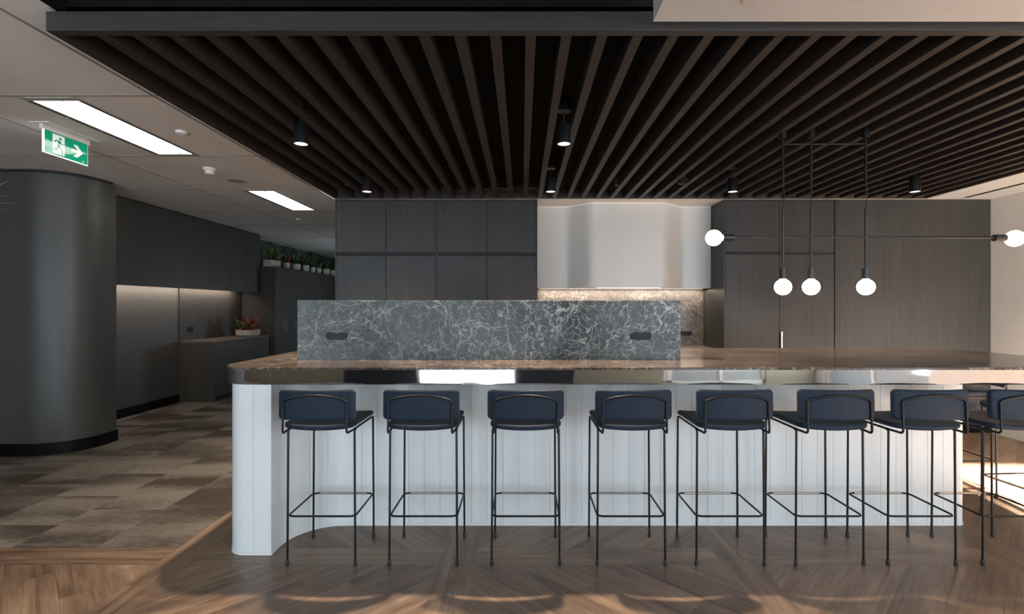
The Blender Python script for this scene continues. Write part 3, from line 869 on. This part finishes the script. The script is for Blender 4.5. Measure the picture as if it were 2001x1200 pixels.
# ================================================================== BAR STOOLS
STOOL_GROUP = 'navy bar stools around the kitchen island'
def make_stool():
    e = empty('bar_stool', (0, 0, 0), label='navy bar stool', cat='bar stool', group=STOOL_GROUP)
    RT = 0.006
    # seat
    bm = slab_bm(0.384, 0.436, 0.028, 0.05, 0.011, 12)
    for v in bm.verts:
        x, y, z = v.co
        t = (y + 0.218) / 0.436
        x *= 1.0 - 0.06 * t
        bow = 0.022 * (1 - (x / 0.19) ** 2)
        y = y - bow * (1 - t) + 0.012 * (1 - (x / 0.19) ** 2) * t
        z = z + 0.770 - 0.008 * t - 0.010 * max(0, (t - 0.7) / 0.3) ** 2 - 0.011 * (1 - (x / 0.19) ** 2)
        v.co = (x, y - 0.004, z)
    MB().bm(bm).build('seat', M['fabric'], e, 45)
    # backrest
    bm = slab_bm(0.405, 0.159, 0.032, 0.024, 0.012, 16)
    for v in bm.verts:
        x, h, t = v.co
        y = -0.275 + 0.016 - t + 0.036 * (x / 0.2) ** 2 + 0.10 * h * 0.3
        v.co = (x, y, 0.8845 + h)
    MB().bm(bm).build('backrest', M['fabric'], e, 45)
    # continuous wire: seat rails, uprights and arch behind the backrest
    ZR = 0.737
    half = []
    half += [(0.180, 0.150, ZR), (0.176, -0.16, ZR), (0.168, -0.262, ZR), (0.1675, -0.259, 0.80), (0.1665, -0.255, 0.905)]
    archp = []
    for k in range(0, 9):
        x = 0.140 - 0.280 * k / 8
        z = 0.9395 - 0.021 * (x / 0.14) ** 2
        y = -0.2835 + 0.036 * (x / 0.2) ** 2 + 0.03 * (z - 0.891)
        archp.append((x, y, z))
    a = fillet_path([Vector(p) for p in half + [archp[0]]], 0.018, 5)
    b = [Vector((-p.x, p.y, p.z)) for p in reversed(a)]
    MB().sweep(a[:-1] + [Vector(p) for p in archp] + b[1:], [RT] * (len(a) - 1 + len(archp) + len(b) - 1), 10).build('wire_frame', M['black_metal'], e, 60)
    # legs
    for sx_ in (-1, 1):
        for sy_ in (-1, 1):
            x = sx_ * 0.184; y = sy_ * 0.171
            top = (sx_ * 0.179, y - sy_ * 0.022, ZR - 0.001)
            l_ = MB().tube([(x, y, 0.012), (sx_ * 0.1795, y - sy_ * 0.001, ZR - 0.004), top], RT, 10, True, 0.02).build('leg', M['black_metal'], e, 60)
            MB().lathe([(0.0085, 0), (0.0095, 0.002), (0.0085, 0.03), (0.0065, 0.033)], (x, y, 0), n=12).build('foot_cap', M['black_rubber'], l_, 40)
    # footrest
    zf = 0.266; hx, hy = 0.182, 0.171
    loop = fillet_path([Vector(p) for p in ((0, -hy, zf), (hx, -hy, zf), (hx, hy, zf), (-hx, hy, zf), (-hx, -hy, zf), (0, -hy, zf))], 0.032, 5)
    fr = MB().sweep(loop, [0.0055] * len(loop), 10, False).build('footrest', M['black_metal'], e, 60)
    MB().tube([(-hx + 0.04, hy, zf), (hx - 0.04, hy, zf)], 0.0068, 12).build('footrest_sleeve', M['bronze_sleeve'], fr, 60)['label'] = 'brushed metal sleeve on the front rail'
    return e
STOOL_Y = 2.916
stools = [
    (-1.087, 'navy bar stool beside the curved white column, left end of the row'),
    (-0.5345, 'navy bar stool second from the curved white column, below the marble block'),
    (0.02, 'navy bar stool third from the curved column, below the middle of the marble block'),
    (0.592, 'navy bar stool below the right hand socket of the marble block'),
    (1.129, 'navy bar stool just right of the marble block, below the leftmost hanging globe bulb'),
    (1.667, 'navy bar stool below the steel handle of the oak double doors'),
    (2.166, 'navy bar stool in front of the right end of the white boarded base'),
    (2.680, 'navy bar stool cut by the right edge of the picture, right end of the row')]
proto = make_stool()
for i, (x, lab) in enumerate(stools):
    s_ = proto if i == 0 else dup(proto)
    s_.location = (x, STOOL_Y, 0); s_['label'] = lab
dup(proto, (3.30, 3.265, 0), PI / 2 + 0.06, 'nearer of two navy bar stools at the short right end of the island')
dup(proto, (3.315, 3.905, 0), PI / 2, 'farther of two navy bar stools at the short right end of the island')

# ================================================================== LIGHTS
# ---- black cylinder downlights
def make_downlight():
    e = empty('downlight', (0, 0, 2.5), label='black downlight', cat='downlight', group='black cylinder downlights under the slats')
    MB().lathe([(0.0, 0.205), (0.042, 0.205), (0.042, 0.281), (0.0, 0.2815)], n=24).build('ceiling_plate', M['black_metal'], e, 40)
    MB().tube([(0, 0, 0.12), (0, 0, 0.207)], 0.004, 8).build('stem', M['black_metal'], e, 60)
    MB().lathe([(0.0, 0.008), (0.040, 0.008), (0.040, 0.0), (0.0435, 0.0), (0.0435, 0.120), (0.041, 0.123), (0.0, 0.123)], n=28).build('housing', M['black_metal'], e, 40)
    MB().lathe([(0.0, 0.0045), (0.039, 0.0045), (0.039, 0.006), (0.0, 0.006)], n=28).build('lens', M['lens'], e, 40)
    return e
dl = make_downlight()
spots = [(-1.385, 3.175, 'larger black cylinder downlight above the left end of the marble block'),
         (0.263, 3.175, 'larger black cylinder downlight near the middle with its round plate visible above'),
         (-1.374, 4.49, 'small black cylinder downlight far left, close to the oak pantry cabinets'),
         (0.254, 4.49, 'small black cylinder downlight close to the left edge of the white hood'),
         (1.868, 4.49, 'small black cylinder downlight above the left of the oak double doors, beside the pendant'),
         (3.483, 4.49, 'small black cylinder downlight far right, above the plain oak panelling')]
for i, (x, y, lab) in enumerate(spots):
    o = dl if i == 0 else dup(dl)
    o.location = (x, y, 2.42); o['label'] = lab
    add_light('downlight_beam', 'SPOT', (0, 0, -0.003), 130.0 if y < 4 else 9.0, (1.0, 0.78, 0.57), parent=o, spot_size=math.radians(125), spot_blend=0.7, shadow_soft_size=0.03)

# ---- pendant with five globe bulbs
PY = 3.5
pk = FPX / PY
def px(x): return (x - 1020) / pk
def pz(y): return 1.4 + (600 - y) / pk
pd = empty('pendant_light', (px(1585), PY, 2.7), label='black bar pendant light with five glowing globe bulbs above the right of the island', cat='pendant light')
def loc(x, z): return (x - px(1585), 0, z - 2.7)
def globe(mb, c, axis, sgn, r=0.056):
    prof = [(0.0, -r)]
    for k in range(1, 15):
        a = -PI / 2 + k * PI / 16
        prof.append((r * math.cos(a), r * math.sin(a)))
    prof += [(0.022, r * 0.93), (0.018, r * 1.12), (0.0, r * 1.13)]
    prof = [(a, b * sgn) for a, b in prof]
    return mb.lathe(prof, c, axis, 28)
bulbs = []
for x in (1530, 1585, 1692):
    X = px(x)
    MB().lathe([(0.0, 0), (0.024, 0), (0.024, 0.092), (0.0, 0.092)], loc(X, pz(270)), n=24).build('canopy', M['black_metal'], pd, 40)
    MB().tube([loc(X, pz(271)), loc(X, pz(360))], 0.009, 12).build('upper_rod', M['black_metal'], pd, 60)
    a = Vector(loc(X, pz(359))); b = Vector(loc(X, pz(407)))
    sw = 0.007 if x != 1585 else 0.003
    MB().tube([a, a.lerp(b, 0.25) + Vector((sw, 0, 0)), a.lerp(b, 0.75) + Vector((sw, 0, 0)), b], 0.003, 8, True, 0.03).build('cord', M['black_rubber'], pd, 60)
    MB().tube([loc(X, pz(406)), loc(X, pz(527))], 0.009, 12).build('lower_rod', M['charcoal_metal'], pd, 60)
    MB().lathe([(0.0, 0), (0.0235, 0), (0.0235, 0.072), (0.0, 0.072)], loc(X, pz(545)), n=24).build('lamp_socket', M['charcoal_metal'], pd, 40)
    globe(MB(), loc(X, pz(561)), 'z', 1).build('bulb', M['bulb'], pd, 60)
    bulbs.append((X, pz(561)))
MB().tube([loc(px(1531), pz(282)), loc(px(1692), pz(281))], 0.006, 10).build('upper_crossbar', M['black_metal'], pd, 60)
MB().tube([loc(px(1430), pz(463)), loc(px(1945), pz(464.5))], 0.0078, 12).build('crossbar', M['charcoal_metal'], pd, 60)
MB().lathe([(0.0, 0), (0.0235, 0), (0.0235, 0.075), (0.0, 0.075)], loc(px(1412), pz(464)), 'x', n=24).build('lamp_socket', M['charcoal_metal'], pd, 40)
MB().lathe([(0.0, 0), (0.0235, 0), (0.0235, 0.078), (0.0, 0.078)], loc(px(1942), pz(465)), 'x', n=24).build('lamp_socket', M['charcoal_metal'], pd, 40)
globe(MB(), loc(px(1395), pz(465)), 'x', 1).build('bulb', M['bulb'], pd, 60)
globe(MB(), loc(px(1983), pz(466)), 'x', -1).build('bulb', M['bulb'], pd, 60)
for (x, s_) in ((1515, -1), (1722, 1)):
    X = px(x)
    MB().box(X - px(1585) - 0.11, X - px(1585) + 0.11, -0.05, 0.12, -0.02, -0.012).build('mounting_plate', M['plate_grey'], pd)

# ---- recessed fluorescent fittings
def make_troffer():
    e = empty('ceiling_light', (0, 0, CEIL), label='recessed light', cat='ceiling light', group='recessed fluorescent lights in the plaster ceiling')
    W0, W1, Y_ = -0.184, 0.177, 0.60
    f_ = MB()
    for (a, b) in ((W0, -0.142), (0.142, W1)):
        f_.box(a, b, -Y_, Y_, -0.006, 0.0)
    f_.box(W0, W1, -Y_, -Y_ + 0.045, -0.006, 0.0).box(W0, W1, Y_ - 0.045, Y_, -0.006, 0.0)
    f_.build('frame', M['grey_frame'], e)
    for x in (W0 + 0.015, W1 - 0.023):
        for k in range(4):
            y0 = -Y_ + 0.05 + k * 0.278
            MB().box(x - 0.003, x + 0.011, y0, y0 + 0.258, -0.0075, -0.005).build('air_slot', M['gap'], e)
    d_ = MB()
    yy = Y_ - 0.045
    d_.add([(-0.142, -yy, -0.003), (0.04, -yy, -0.001), (0.142, -yy, -0.003), (-0.142, yy, -0.003), (0.04, yy, -0.001), (0.142, yy, -0.003)], [(0, 1, 4, 3), (1, 2, 5, 4)])
    d_.add([(-0.142, -yy, -0.0005), (0.142, -yy, -0.0005), (-0.142, yy, -0.0005), (0.142, yy, -0.0005)], [(0, 1, 3, 2)])
    d_.build('diffuser', M['lamp_white'], e)
    MB().box(0.036, 0.046, -yy, yy, -0.006, -0.0015).build('centre_rib', M['white_plastic'], e)
    return e
t1 = make_troffer()
t1.location = (-2.931, 3.737, CEIL); t1['label'] = 'long recessed fluorescent light beside the green exit sign'
dup(t1, (-2.918, 6.22, CEIL), label='shorter looking recessed fluorescent light farther back, near the oak pantry cabinets')

# ---- exit sign
es = empty('exit_sign', (-3.38, 3.755, CEIL), label='green illuminated exit sign with running figure and arrow hanging from the plaster ceiling', cat='exit sign')
SL, SZ0, SZ1 = 0.185, 2.495 - CEIL, 2.662 - CEIL
pn = MB().bbox(-0.004, 0.004, -SL, SL, SZ0, SZ1, 0.002).build('acrylic_panel', M['sign_edge'], es)
MB().box(0.0041, 0.0052, -SL + 0.012, SL - 0.004, SZ0 + 0.006, SZ1 - 0.003).build('green_face', M['sign_green'], pn)
def sign_poly(mb, poly, x=0.0052, t=0.0006):
    """poly in sign coordinates: u 0..1 left(near) to right(far), v 0..1 bottom to top"""
    pts = [(-SL + 0.012 + u * (2 * SL - 0.016), SZ0 + 0.006 + v * (SZ1 - SZ0 - 0.009)) for u, v in poly]
    nn = len(pts)
    mb.add([(x, a, b) for a, b in pts] + [(x + t, a, b) for a, b in pts],
           [tuple(range(nn, 2 * nn))] + [(i, (i + 1) % nn, nn + (i + 1) % nn, nn + i) for i in range(nn)])
def limb(mb, pts, w):
    for (a, b), (c, d) in zip(pts, pts[1:]):
        du, dv = (c - a) * 2.1, (d - b)
        l_ = math.hypot(du, dv); nu, nv = -dv / l_ * w / 2.1, du / l_ * w
        sign_poly(mb, [(a + nu, b + nv), (a - nu, b - nv), (c - nu, d - nv), (c + nu, d + nv)], 0.0058)
m_ = MB(); sign_poly(m_, [(0.17, 0.06), (0.44, 0.06), (0.44, 0.94), (0.17, 0.94)]); m_.build('doorway_mark', M['sign_white'], pn)
m_ = MB()
sign_poly(m_, [(0.345 + 0.030 * math.cos(k * PI / 8), 0.80 + 0.063 * math.sin(k * PI / 8)) for k in range(16)], 0.0058)
limb(m_, [(0.325, 0.70), (0.30, 0.44)], 0.055)
limb(m_, [(0.32, 0.68), (0.25, 0.68), (0.215, 0.58)], 0.028)
limb(m_, [(0.335, 0.66), (0.375, 0.55), (0.415, 0.58)], 0.028)
limb(m_, [(0.305, 0.45), (0.365, 0.34), (0.395, 0.12)], 0.036)
limb(m_, [(0.295, 0.45), (0.265, 0.27), (0.19, 0.25)], 0.036)
m_.build('running_figure', M['sign_green'], pn)
m_ = MB()
sign_poly(m_, [(0.60, 0.43), (0.76, 0.43), (0.66, 0.26), (0.655, 0.20), (0.745, 0.20), (0.88, 0.49), (0.745, 0.78), (0.655, 0.78), (0.66, 0.72), (0.76, 0.55), (0.60, 0.55)])
m_.build('arrow', M['sign_white'], pn)
m_ = MB()
for k in range(3): sign_poly(m_, [(0.86 + 0.018 * k, 0.075), (0.873 + 0.018 * k, 0.075), (0.873 + 0.018 * k, 0.12), (0.86 + 0.018 * k, 0.12)])
m_.build('maker_mark', M['sign_white'], pn)
MB().bbox(-0.013, 0.013, -SL - 0.012, SL + 0.012, SZ1 - 0.004, -0.007, 0.003).build('holder_rail', M['white_plastic'], es)
MB().bbox(-0.07, 0.07, -0.215, 0.215, -0.008, 0.0, 0.003).build('ceiling_plate', M['white_plastic'], es)

# ---- small ceiling devices
def device(name, x, y, z, prof, label, cat, mat, group=None, n=24):
    o = MB().lathe(prof, n=n).build(name, mat, None, 40)
    o.location = (x, y, z)
    return tag(o, label, cat, group)
sd = empty('smoke_detector', (-2.93, 4.75, CEIL), label='white round smoke detector on the plaster ceiling between the two recessed lights', cat='smoke detector')
MB().lathe([(0.0, 0), (0.056, 0), (0.056, -0.022), (0.050, -0.026), (0.0, -0.026)], n=28).build('base', M['white_plastic'], sd, 40)
MB().lathe([(0.0, -0.026), (0.040, -0.026), (0.040, -0.048), (0.028, -0.058), (0.0, -0.058)], n=28).build('sensor_head', M['white_plastic'], sd, 40)
device('motion_sensor', -2.52, 3.75, CEIL, [(0.0, 0), (0.040, 0), (0.038, -0.018), (0.02, -0.026), (0.0, -0.026)], 'small white round sensor on the ceiling, right of the long recessed light', 'sensor', M['white_plastic'])
device('ceiling_speaker', -2.93, 5.21, CEIL, [(0.0, 0), (0.095, 0), (0.092, -0.005), (0.0, -0.006)], 'flat pale round ceiling speaker behind the smoke detector', 'speaker', plain('speaker_mesh', (0.33, 0.30, 0.27), 0.8))
device('ceiling_speaker', 0.908, 1.953, LOW, [(0.0, 0), (0.055, 0), (0.053, -0.007), (0.0, -0.009)], 'small round white ceiling speaker on the pale soffit, cut by the picture top', 'speaker', M['white_soffit'])
device('ceiling_sensor', -3.30, 7.48, CEIL, [(0.0, 0), (0.040, 0), (0.038, -0.015), (0.0, -0.02)], 'tiny white ceiling sensor past the far recessed light', 'sensor', M['white_plastic'])
bd = empty('ceiling_detector', (1.52, 4.80, 2.70), label='black round detector hanging between the slats above the white hood', cat='detector')
MB().lathe([(0.0, 0), (0.05, 0), (0.05, -0.075), (0.0, -0.075)], n=24).build('mount', M['black_metal'], bd, 40)
MB().lathe([(0.0, -0.075), (0.058, -0.075), (0.058, -0.10), (0.044, -0.104), (0.044, -0.125), (0.03, -0.135), (0.0, -0.135)], n=24).build('sensor_head', M['black_metal'], bd, 40)
def sprinkler(x, y, label):
    e = empty('sprinkler', (x, y, 2.70), label=label, cat='sprinkler', group='black sprinkler heads among the slats')
    MB().tube([(0, 0, 0), (0, 0, -0.105)], 0.009, 10).build('pipe', M['black_metal'], e, 60)
    MB().tube([(-0.012, 0, -0.10), (-0.014, 0, -0.12), (0, 0, -0.14), (0.014, 0, -0.12), (0.012, 0, -0.10)], 0.003, 8).build('yoke', M['charcoal_metal'], e, 60)
    MB().lathe([(0.0, -0.140), (0.017, -0.140), (0.017, -0.143), (0.0, -0.143)], n=14).build('deflector', M['charcoal_metal'], e, 40)
sprinkler(0.90, 4.83, 'small black sprinkler head among the slats, left of the round black detector')
sprinkler(3.42, 4.83, 'small black sprinkler head among the slats, between pendant and far right downlight')
sprinkler(-1.67, 4.83, 'small black sprinkler head among the slats at the far left')
sdf = MB()
for x in (-0.018, 0.0, 0.018): sdf.box(x - 0.003, x + 0.003, -1.2, 1.2, -0.004, 0.0)
o = sdf.build('slot_diffuser', M['gap']); o.location = (4.86, 4.35, LOW)
tag(o, 'dark linear air slot in the white ceiling at the far right', 'air diffuser')

# ================================================================== SIDE CORRIDOR
OX = -4.68
ys = [5.345 + 0.466 * k for k in range(9)]
desc = ['nearest the curved wall', 'second from the curved wall', 'third from the curved wall', 'fourth from the curved wall', 'fifth from the curved wall',
        'sixth from the curved wall', 'seventh from the curved wall', 'at the far end by the plants']
oc = None
for k in range(8):
    if oc is None:
        oc = empty('overhead_cabinet', (0, 0, 0), label='x', cat='cabinet', group='charcoal overhead cabinets in the side corridor')
        MB().box(-0.37, -0.019, 0.001, 0.465, 0, CEIL - 1.678 - 0.022).box(-0.37, -0.03, 0.001, 0.465, CEIL - 1.678 - 0.022, CEIL - 1.678 - 0.001).build('carcass', M['gap'], oc)
        MB().bbox(-0.018, 0.0, 0.0025, 0.4635, -0.02, CEIL - 1.678 - 0.02, 0.001, 1).build('door', M['cabinet_dim'], oc)
        o = oc
    else:
        o = dup(oc)
    o.location = (OX, ys[k], 1.678)
    o['label'] = 'charcoal overhead cabinet above the lit niche, ' + desc[k]
led = MB().box(-4.915, -4.895, 5.36, 8.85, 1.6755, 1.678).build('light_strip', M['led'])
tag(led, 'warm light strip under the charcoal overhead cabinets', 'light strip')
add_light('niche_led', 'AREA', (-4.905, 7.1, 1.6735), 9.0, (1.0, 0.80, 0.62), rot=(0, PI / 6, 0), shape='RECTANGLE', size=0.005, size_y=3.5)
o = MB().box(0.001, 0.015, 0, 1.64, 0.001, 0.777).build('splashback', M['stone_dark']); o.location = (-5.05, 7.45, 0.9)
tag(o, 'dark speckled stone splashback in the corridor niche', 'splashback')
ol = empty('power_outlet', (-5.035, 7.69, 1.06), label='black power outlet on the speckled stone of the corridor niche', cat='power outlet')
MB().bbox(0.0, 0.008, -0.06, 0.06, -0.037, 0.037, 0.003).build('face_plate', M['socket_hole'], ol)
for q in (-0.035, 0.015): MB().box(0.008, 0.010, q, q + 0.02, -0.01, 0.01).build('rocker_switch', M['socket'], ol)
sc2 = empty('base_cabinet', (-5.05, 7.45, 0), label='low charcoal bench unit in the corridor carrying the red leaved plant bowl', cat='cabinet')
MB().box(0.001, 0.515, 0.02, 1.64, 0.06, 0.868).box(0.001, 0.48, 0.03, 1.64, 0, 0.06).build('carcass', M['gap'], sc2)
MB().box(0.001, 0.535, 0, 0.02, 0, 0.868).build('side_panel', M['cabinet_dim'], sc2)
for k in range(3):
    MB().bbox(0.516, 0.535, 0.022 + k * 0.54, 0.022 + (k + 1) * 0.54 - 0.003, 0.07, 0.862, 0.001, 1).build('door', M['cabinet_dim'], sc2)
MB().bbox(0.016, 0.54, -0.004, 1.645, 0.868, 0.9, 0.002).build('bench_top', plain('brown_bench_top', (0.12, 0.095, 0.08), 0.35), sc2)
# tall cabinets
tc_ = None
tdesc = ['beside the bench at the near end of the row', 'second from the bench', 'third from the bench', 'fourth from the bench', 'fifth from the bench', 'sixth from the bench', 'seventh from the bench', 'eighth from the bench', 'ninth from the bench', 'tenth from the bench']
for k in range(10):
    if tc_ is None:
        tc_ = empty('tall_cabinet', (0, 0, 0), label='x', cat='cabinet', group='charcoal tall cabinets along the corridor')
        MB().box(-0.60, -0.019, 0.003, 0.437, 0.0, 2.128).build('carcass', M['cabinet_dim'], tc_)
        d_ = MB().bbox(-0.018, 0.0, 0.0015, 0.4385, 0.06, 2.13, 0.001, 1).build('door', M['cabinet_dim'], tc_)
        MB().box(0.012, 0.02, 0.405, 0.417, 0.92, 1.15).box(0.0, 0.013, 0.407, 0.415, 0.94, 0.95).box(0.0, 0.013, 0.407, 0.415, 1.12, 1.13).build('handle', M['steel'], d_)['label'] = 'steel bar handle'
        o = tc_
    else: o = dup(tc_)
    o.location = (-4.43, 9.10 + 0.44 * k, 0)
    o['label'] = 'charcoal tall corridor cabinet, ' + tdesc[k]

# ================================================================== PLANTS
def leaf(mb, base, az, length, width, rise, droop, r_, seg=6, fold=0.25):
    pts = []
    d = Vector((math.cos(az), math.sin(az), 0)); sd_ = Vector((-d.y, d.x, 0))
    for k in range(seg + 1):
        t = k / seg
        p = Vector(base) + d * (length * (t * 0.9)) + Vector((0, 0, rise * t - droop * t * t))
        w = width * math.sin(PI * min(1, 0.12 + 0.88 * t)) ** 0.7 if t < 1 else 0.001
        w = max(w, 0.001)
        pts.append((p - sd_ * w, p - Vector((0, 0, w * fold)), p + sd_ * w))
    vs_ = [q for row in pts for q in row]
    fs_ = []
    for k in range(seg):
        a = 3 * k
        fs_ += [(a, a + 1, a + 4, a + 3), (a + 1, a + 2, a + 5, a + 4)]
    mb.add(vs_, fs_)
def thick(o, t=0.0015):
    m = o.modifiers.new('thickness', 'SOLIDIFY'); m.thickness = t
    return o
def foliage(parent, n_, zs, ln, wd, rise, droop, mats, seed, spread=(0, 0)):
    r_ = random.Random(seed)
    groups = [MB() for _ in mats]
    for k in range(n_):
        az = 2 * PI * k / n_ * 2.4 + r_.random() * 0.7
        f = 0.6 + 0.5 * r_.random()
        b = ((r_.random() - 0.5) * spread[0], (r_.random() - 0.5) * spread[1], zs)
        leaf(groups[k % len(mats)], b, az, ln * f, wd * (0.8 + 0.4 * r_.random()), rise * (0.5 + 0.8 * r_.random()), droop * r_.random(), r_)
    for g_, m_ in zip(groups, mats):
        if g_.v: thick(g_.build('foliage', m_, parent, 60))
TZ = 2.13
pots = [('trough', -4.62, 9.36, 0.35, 0.13, [M['leaf_lime'], M['leaf_green'], M['leaf_dark']], 0.22, 0.028, 0.26, 26, 'long grey trough planter with lime green fern, first on the tall cabinets'),
        ('pot', -4.60, 9.88, 0.14, 0.13, [M['leaf_red'], M['leaf_dark']], 0.12, 0.02, 0.16, 18, 'small grey pot with dark red leaves beside the trough planter'),
        ('pot', -4.60, 10.28, 0.20, 0.14, [M['leaf_dark'], M['leaf_green']], 0.20, 0.03, 0.26, 26, 'wide grey bowl pot with tall dark green leaves, after the red leaved pot'),
        ('pot', -4.60, 10.72, 0.18, 0.15, [M['leaf_green'], M['leaf_dark']], 0.22, 0.02, 0.24, 24, 'grey pot with trailing green leaves in the middle of the cabinet top row'),
        ('pot', -4.60, 11.10, 0.14, 0.14, [M['leaf_dark'], M['leaf_green']], 0.20, 0.010, 0.28, 22, 'grey pot with thin grassy leaves on the tall cabinets'),
        ('pot', -4.60, 11.44, 0.13, 0.14, [M['leaf_green'], M['leaf_lime']], 0.13, 0.02, 0.16, 18, 'small grey pot with short green leaves on the tall cabinets'),
        ('pot', -4.60, 11.86, 0.19, 0.16, [M['leaf_green'], M['leaf_dark']], 0.22, 0.012, 0.34, 34, 'grey pot with bushy green grass, second from the oak cabinet'),
        ('pot', -4.60, 12.30, 0.18, 0.16, [M['leaf_dark']], 0.16, 0.02, 0.18, 18, 'grey pot at the far end of the row, half hidden by the oak cabinet')]
for i, (kd, x, y, w, h, mats, ln, wd, rs, nl, lab) in enumerate(pots):
    e = empty('planter' if kd == 'trough' else 'potted_plant', (x, y, TZ), label=lab, cat='potted plant', group='plants on top of the tall cabinets')
    if kd == 'trough':
        mb = MB(); q = rrect(-0.10, 0.10, -0.18, 0.18, (0.06,) * 4, 6)
        mb.prism(q, 0, h - 0.004)
        mb.build('pot', M['concrete'], e, 40)
        s_ = MB().prism(offset_poly(q, -0.012), h - 0.004, h).build('soil', M['soil'], e)
        foliage(e, nl, h, ln, wd, rs, 0.08, mats, 20 + i, (0.1, 0.24))
    else:
        r_ = w / 2
        MB().lathe([(0.0, 0), (r_ * 0.72, 0), (r_ * 0.95, h * 0.3), (r_, h * 0.7), (r_, h), (r_ - 0.01, h), (r_ - 0.012, h - 0.012), (0, h - 0.012)], n=24).build('pot', M['concrete'], e, 40)
        MB().lathe([(0.0, h - 0.012), (r_ - 0.012, h - 0.012), (0.0, h - 0.006)], n=20).build('soil', M['soil'], e)
        foliage(e, nl, h - 0.01, ln, wd, rs, 0.12, mats, 20 + i, (r_, r_))
e = empty('plant_bowl', (-4.66, 8.62, 0.9), label='shallow grey bowl of dark red and green bromeliads on the corridor bench', cat='potted plant')
MB().lathe([(0.0, 0), (0.15, 0), (0.185, 0.03), (0.19, 0.115), (0.18, 0.115), (0.175, 0.10), (0.0, 0.10)], n=32).build('bowl', M['concrete'], e, 40)
MB().lathe([(0.0, 0.10), (0.174, 0.10), (0.0, 0.108)], n=24).build('soil', M['soil'], e)
foliage(e, 34, 0.105, 0.26, 0.024, 0.24, 0.16, [M['leaf_red'], M['leaf_red'], M['leaf_green'], M['leaf_lime']], 5, (0.16, 0.16))
# palm at the left edge: only leaf tips reach the frame
pe = empty('potted_palm', (-3.95, 3.45, 0), label='palm whose olive leaf tips reach in at the left edge beside the curved wall', cat='potted plant')
MB().lathe([(0.0, 0), (0.14, 0), (0.19, 0.36), (0.18, 0.36), (0.175, 0.33), (0, 0.33)], n=28).build('pot', M['concrete'], pe, 40)
MB().tube([(0, 0, 0.32), (0.02, 0.01, 1.0), (0.0, 0.0, 1.87)], 0.018, 10, True, 0.3).build('stem', M['leaf_dry'], pe, 60)
r_ = random.Random(3)
fol = MB()
for k in range(22):
    az = 2 * PI * k / 22 * 3.1
    leaf(fol, (0, 0, 1.85), az, 0.28 + 0.12 * r_.random(), 0.008, 0.42 * (0.6 + 0.6 * r_.random()), 0.25 * (0.5 + r_.random()), r_, 8)
for (dz, rise, dr, L_, az) in ((0, 0.62, 0.24, 0.47, -0.05), (0, 0.64, 0.33, 0.50, 0.0), (0, 0.60, 0.34, 0.52, 0.06), (0, 0.56, 0.37, 0.48, -0.12), (0, 0.66, 0.24, 0.46, 0.1)):
    leaf(fol, (0, 0, 1.85), az, L_, 0.007, rise, dr, r_, 10)
thick(fol.build('foliage', M['leaf_dry'], pe, 60))
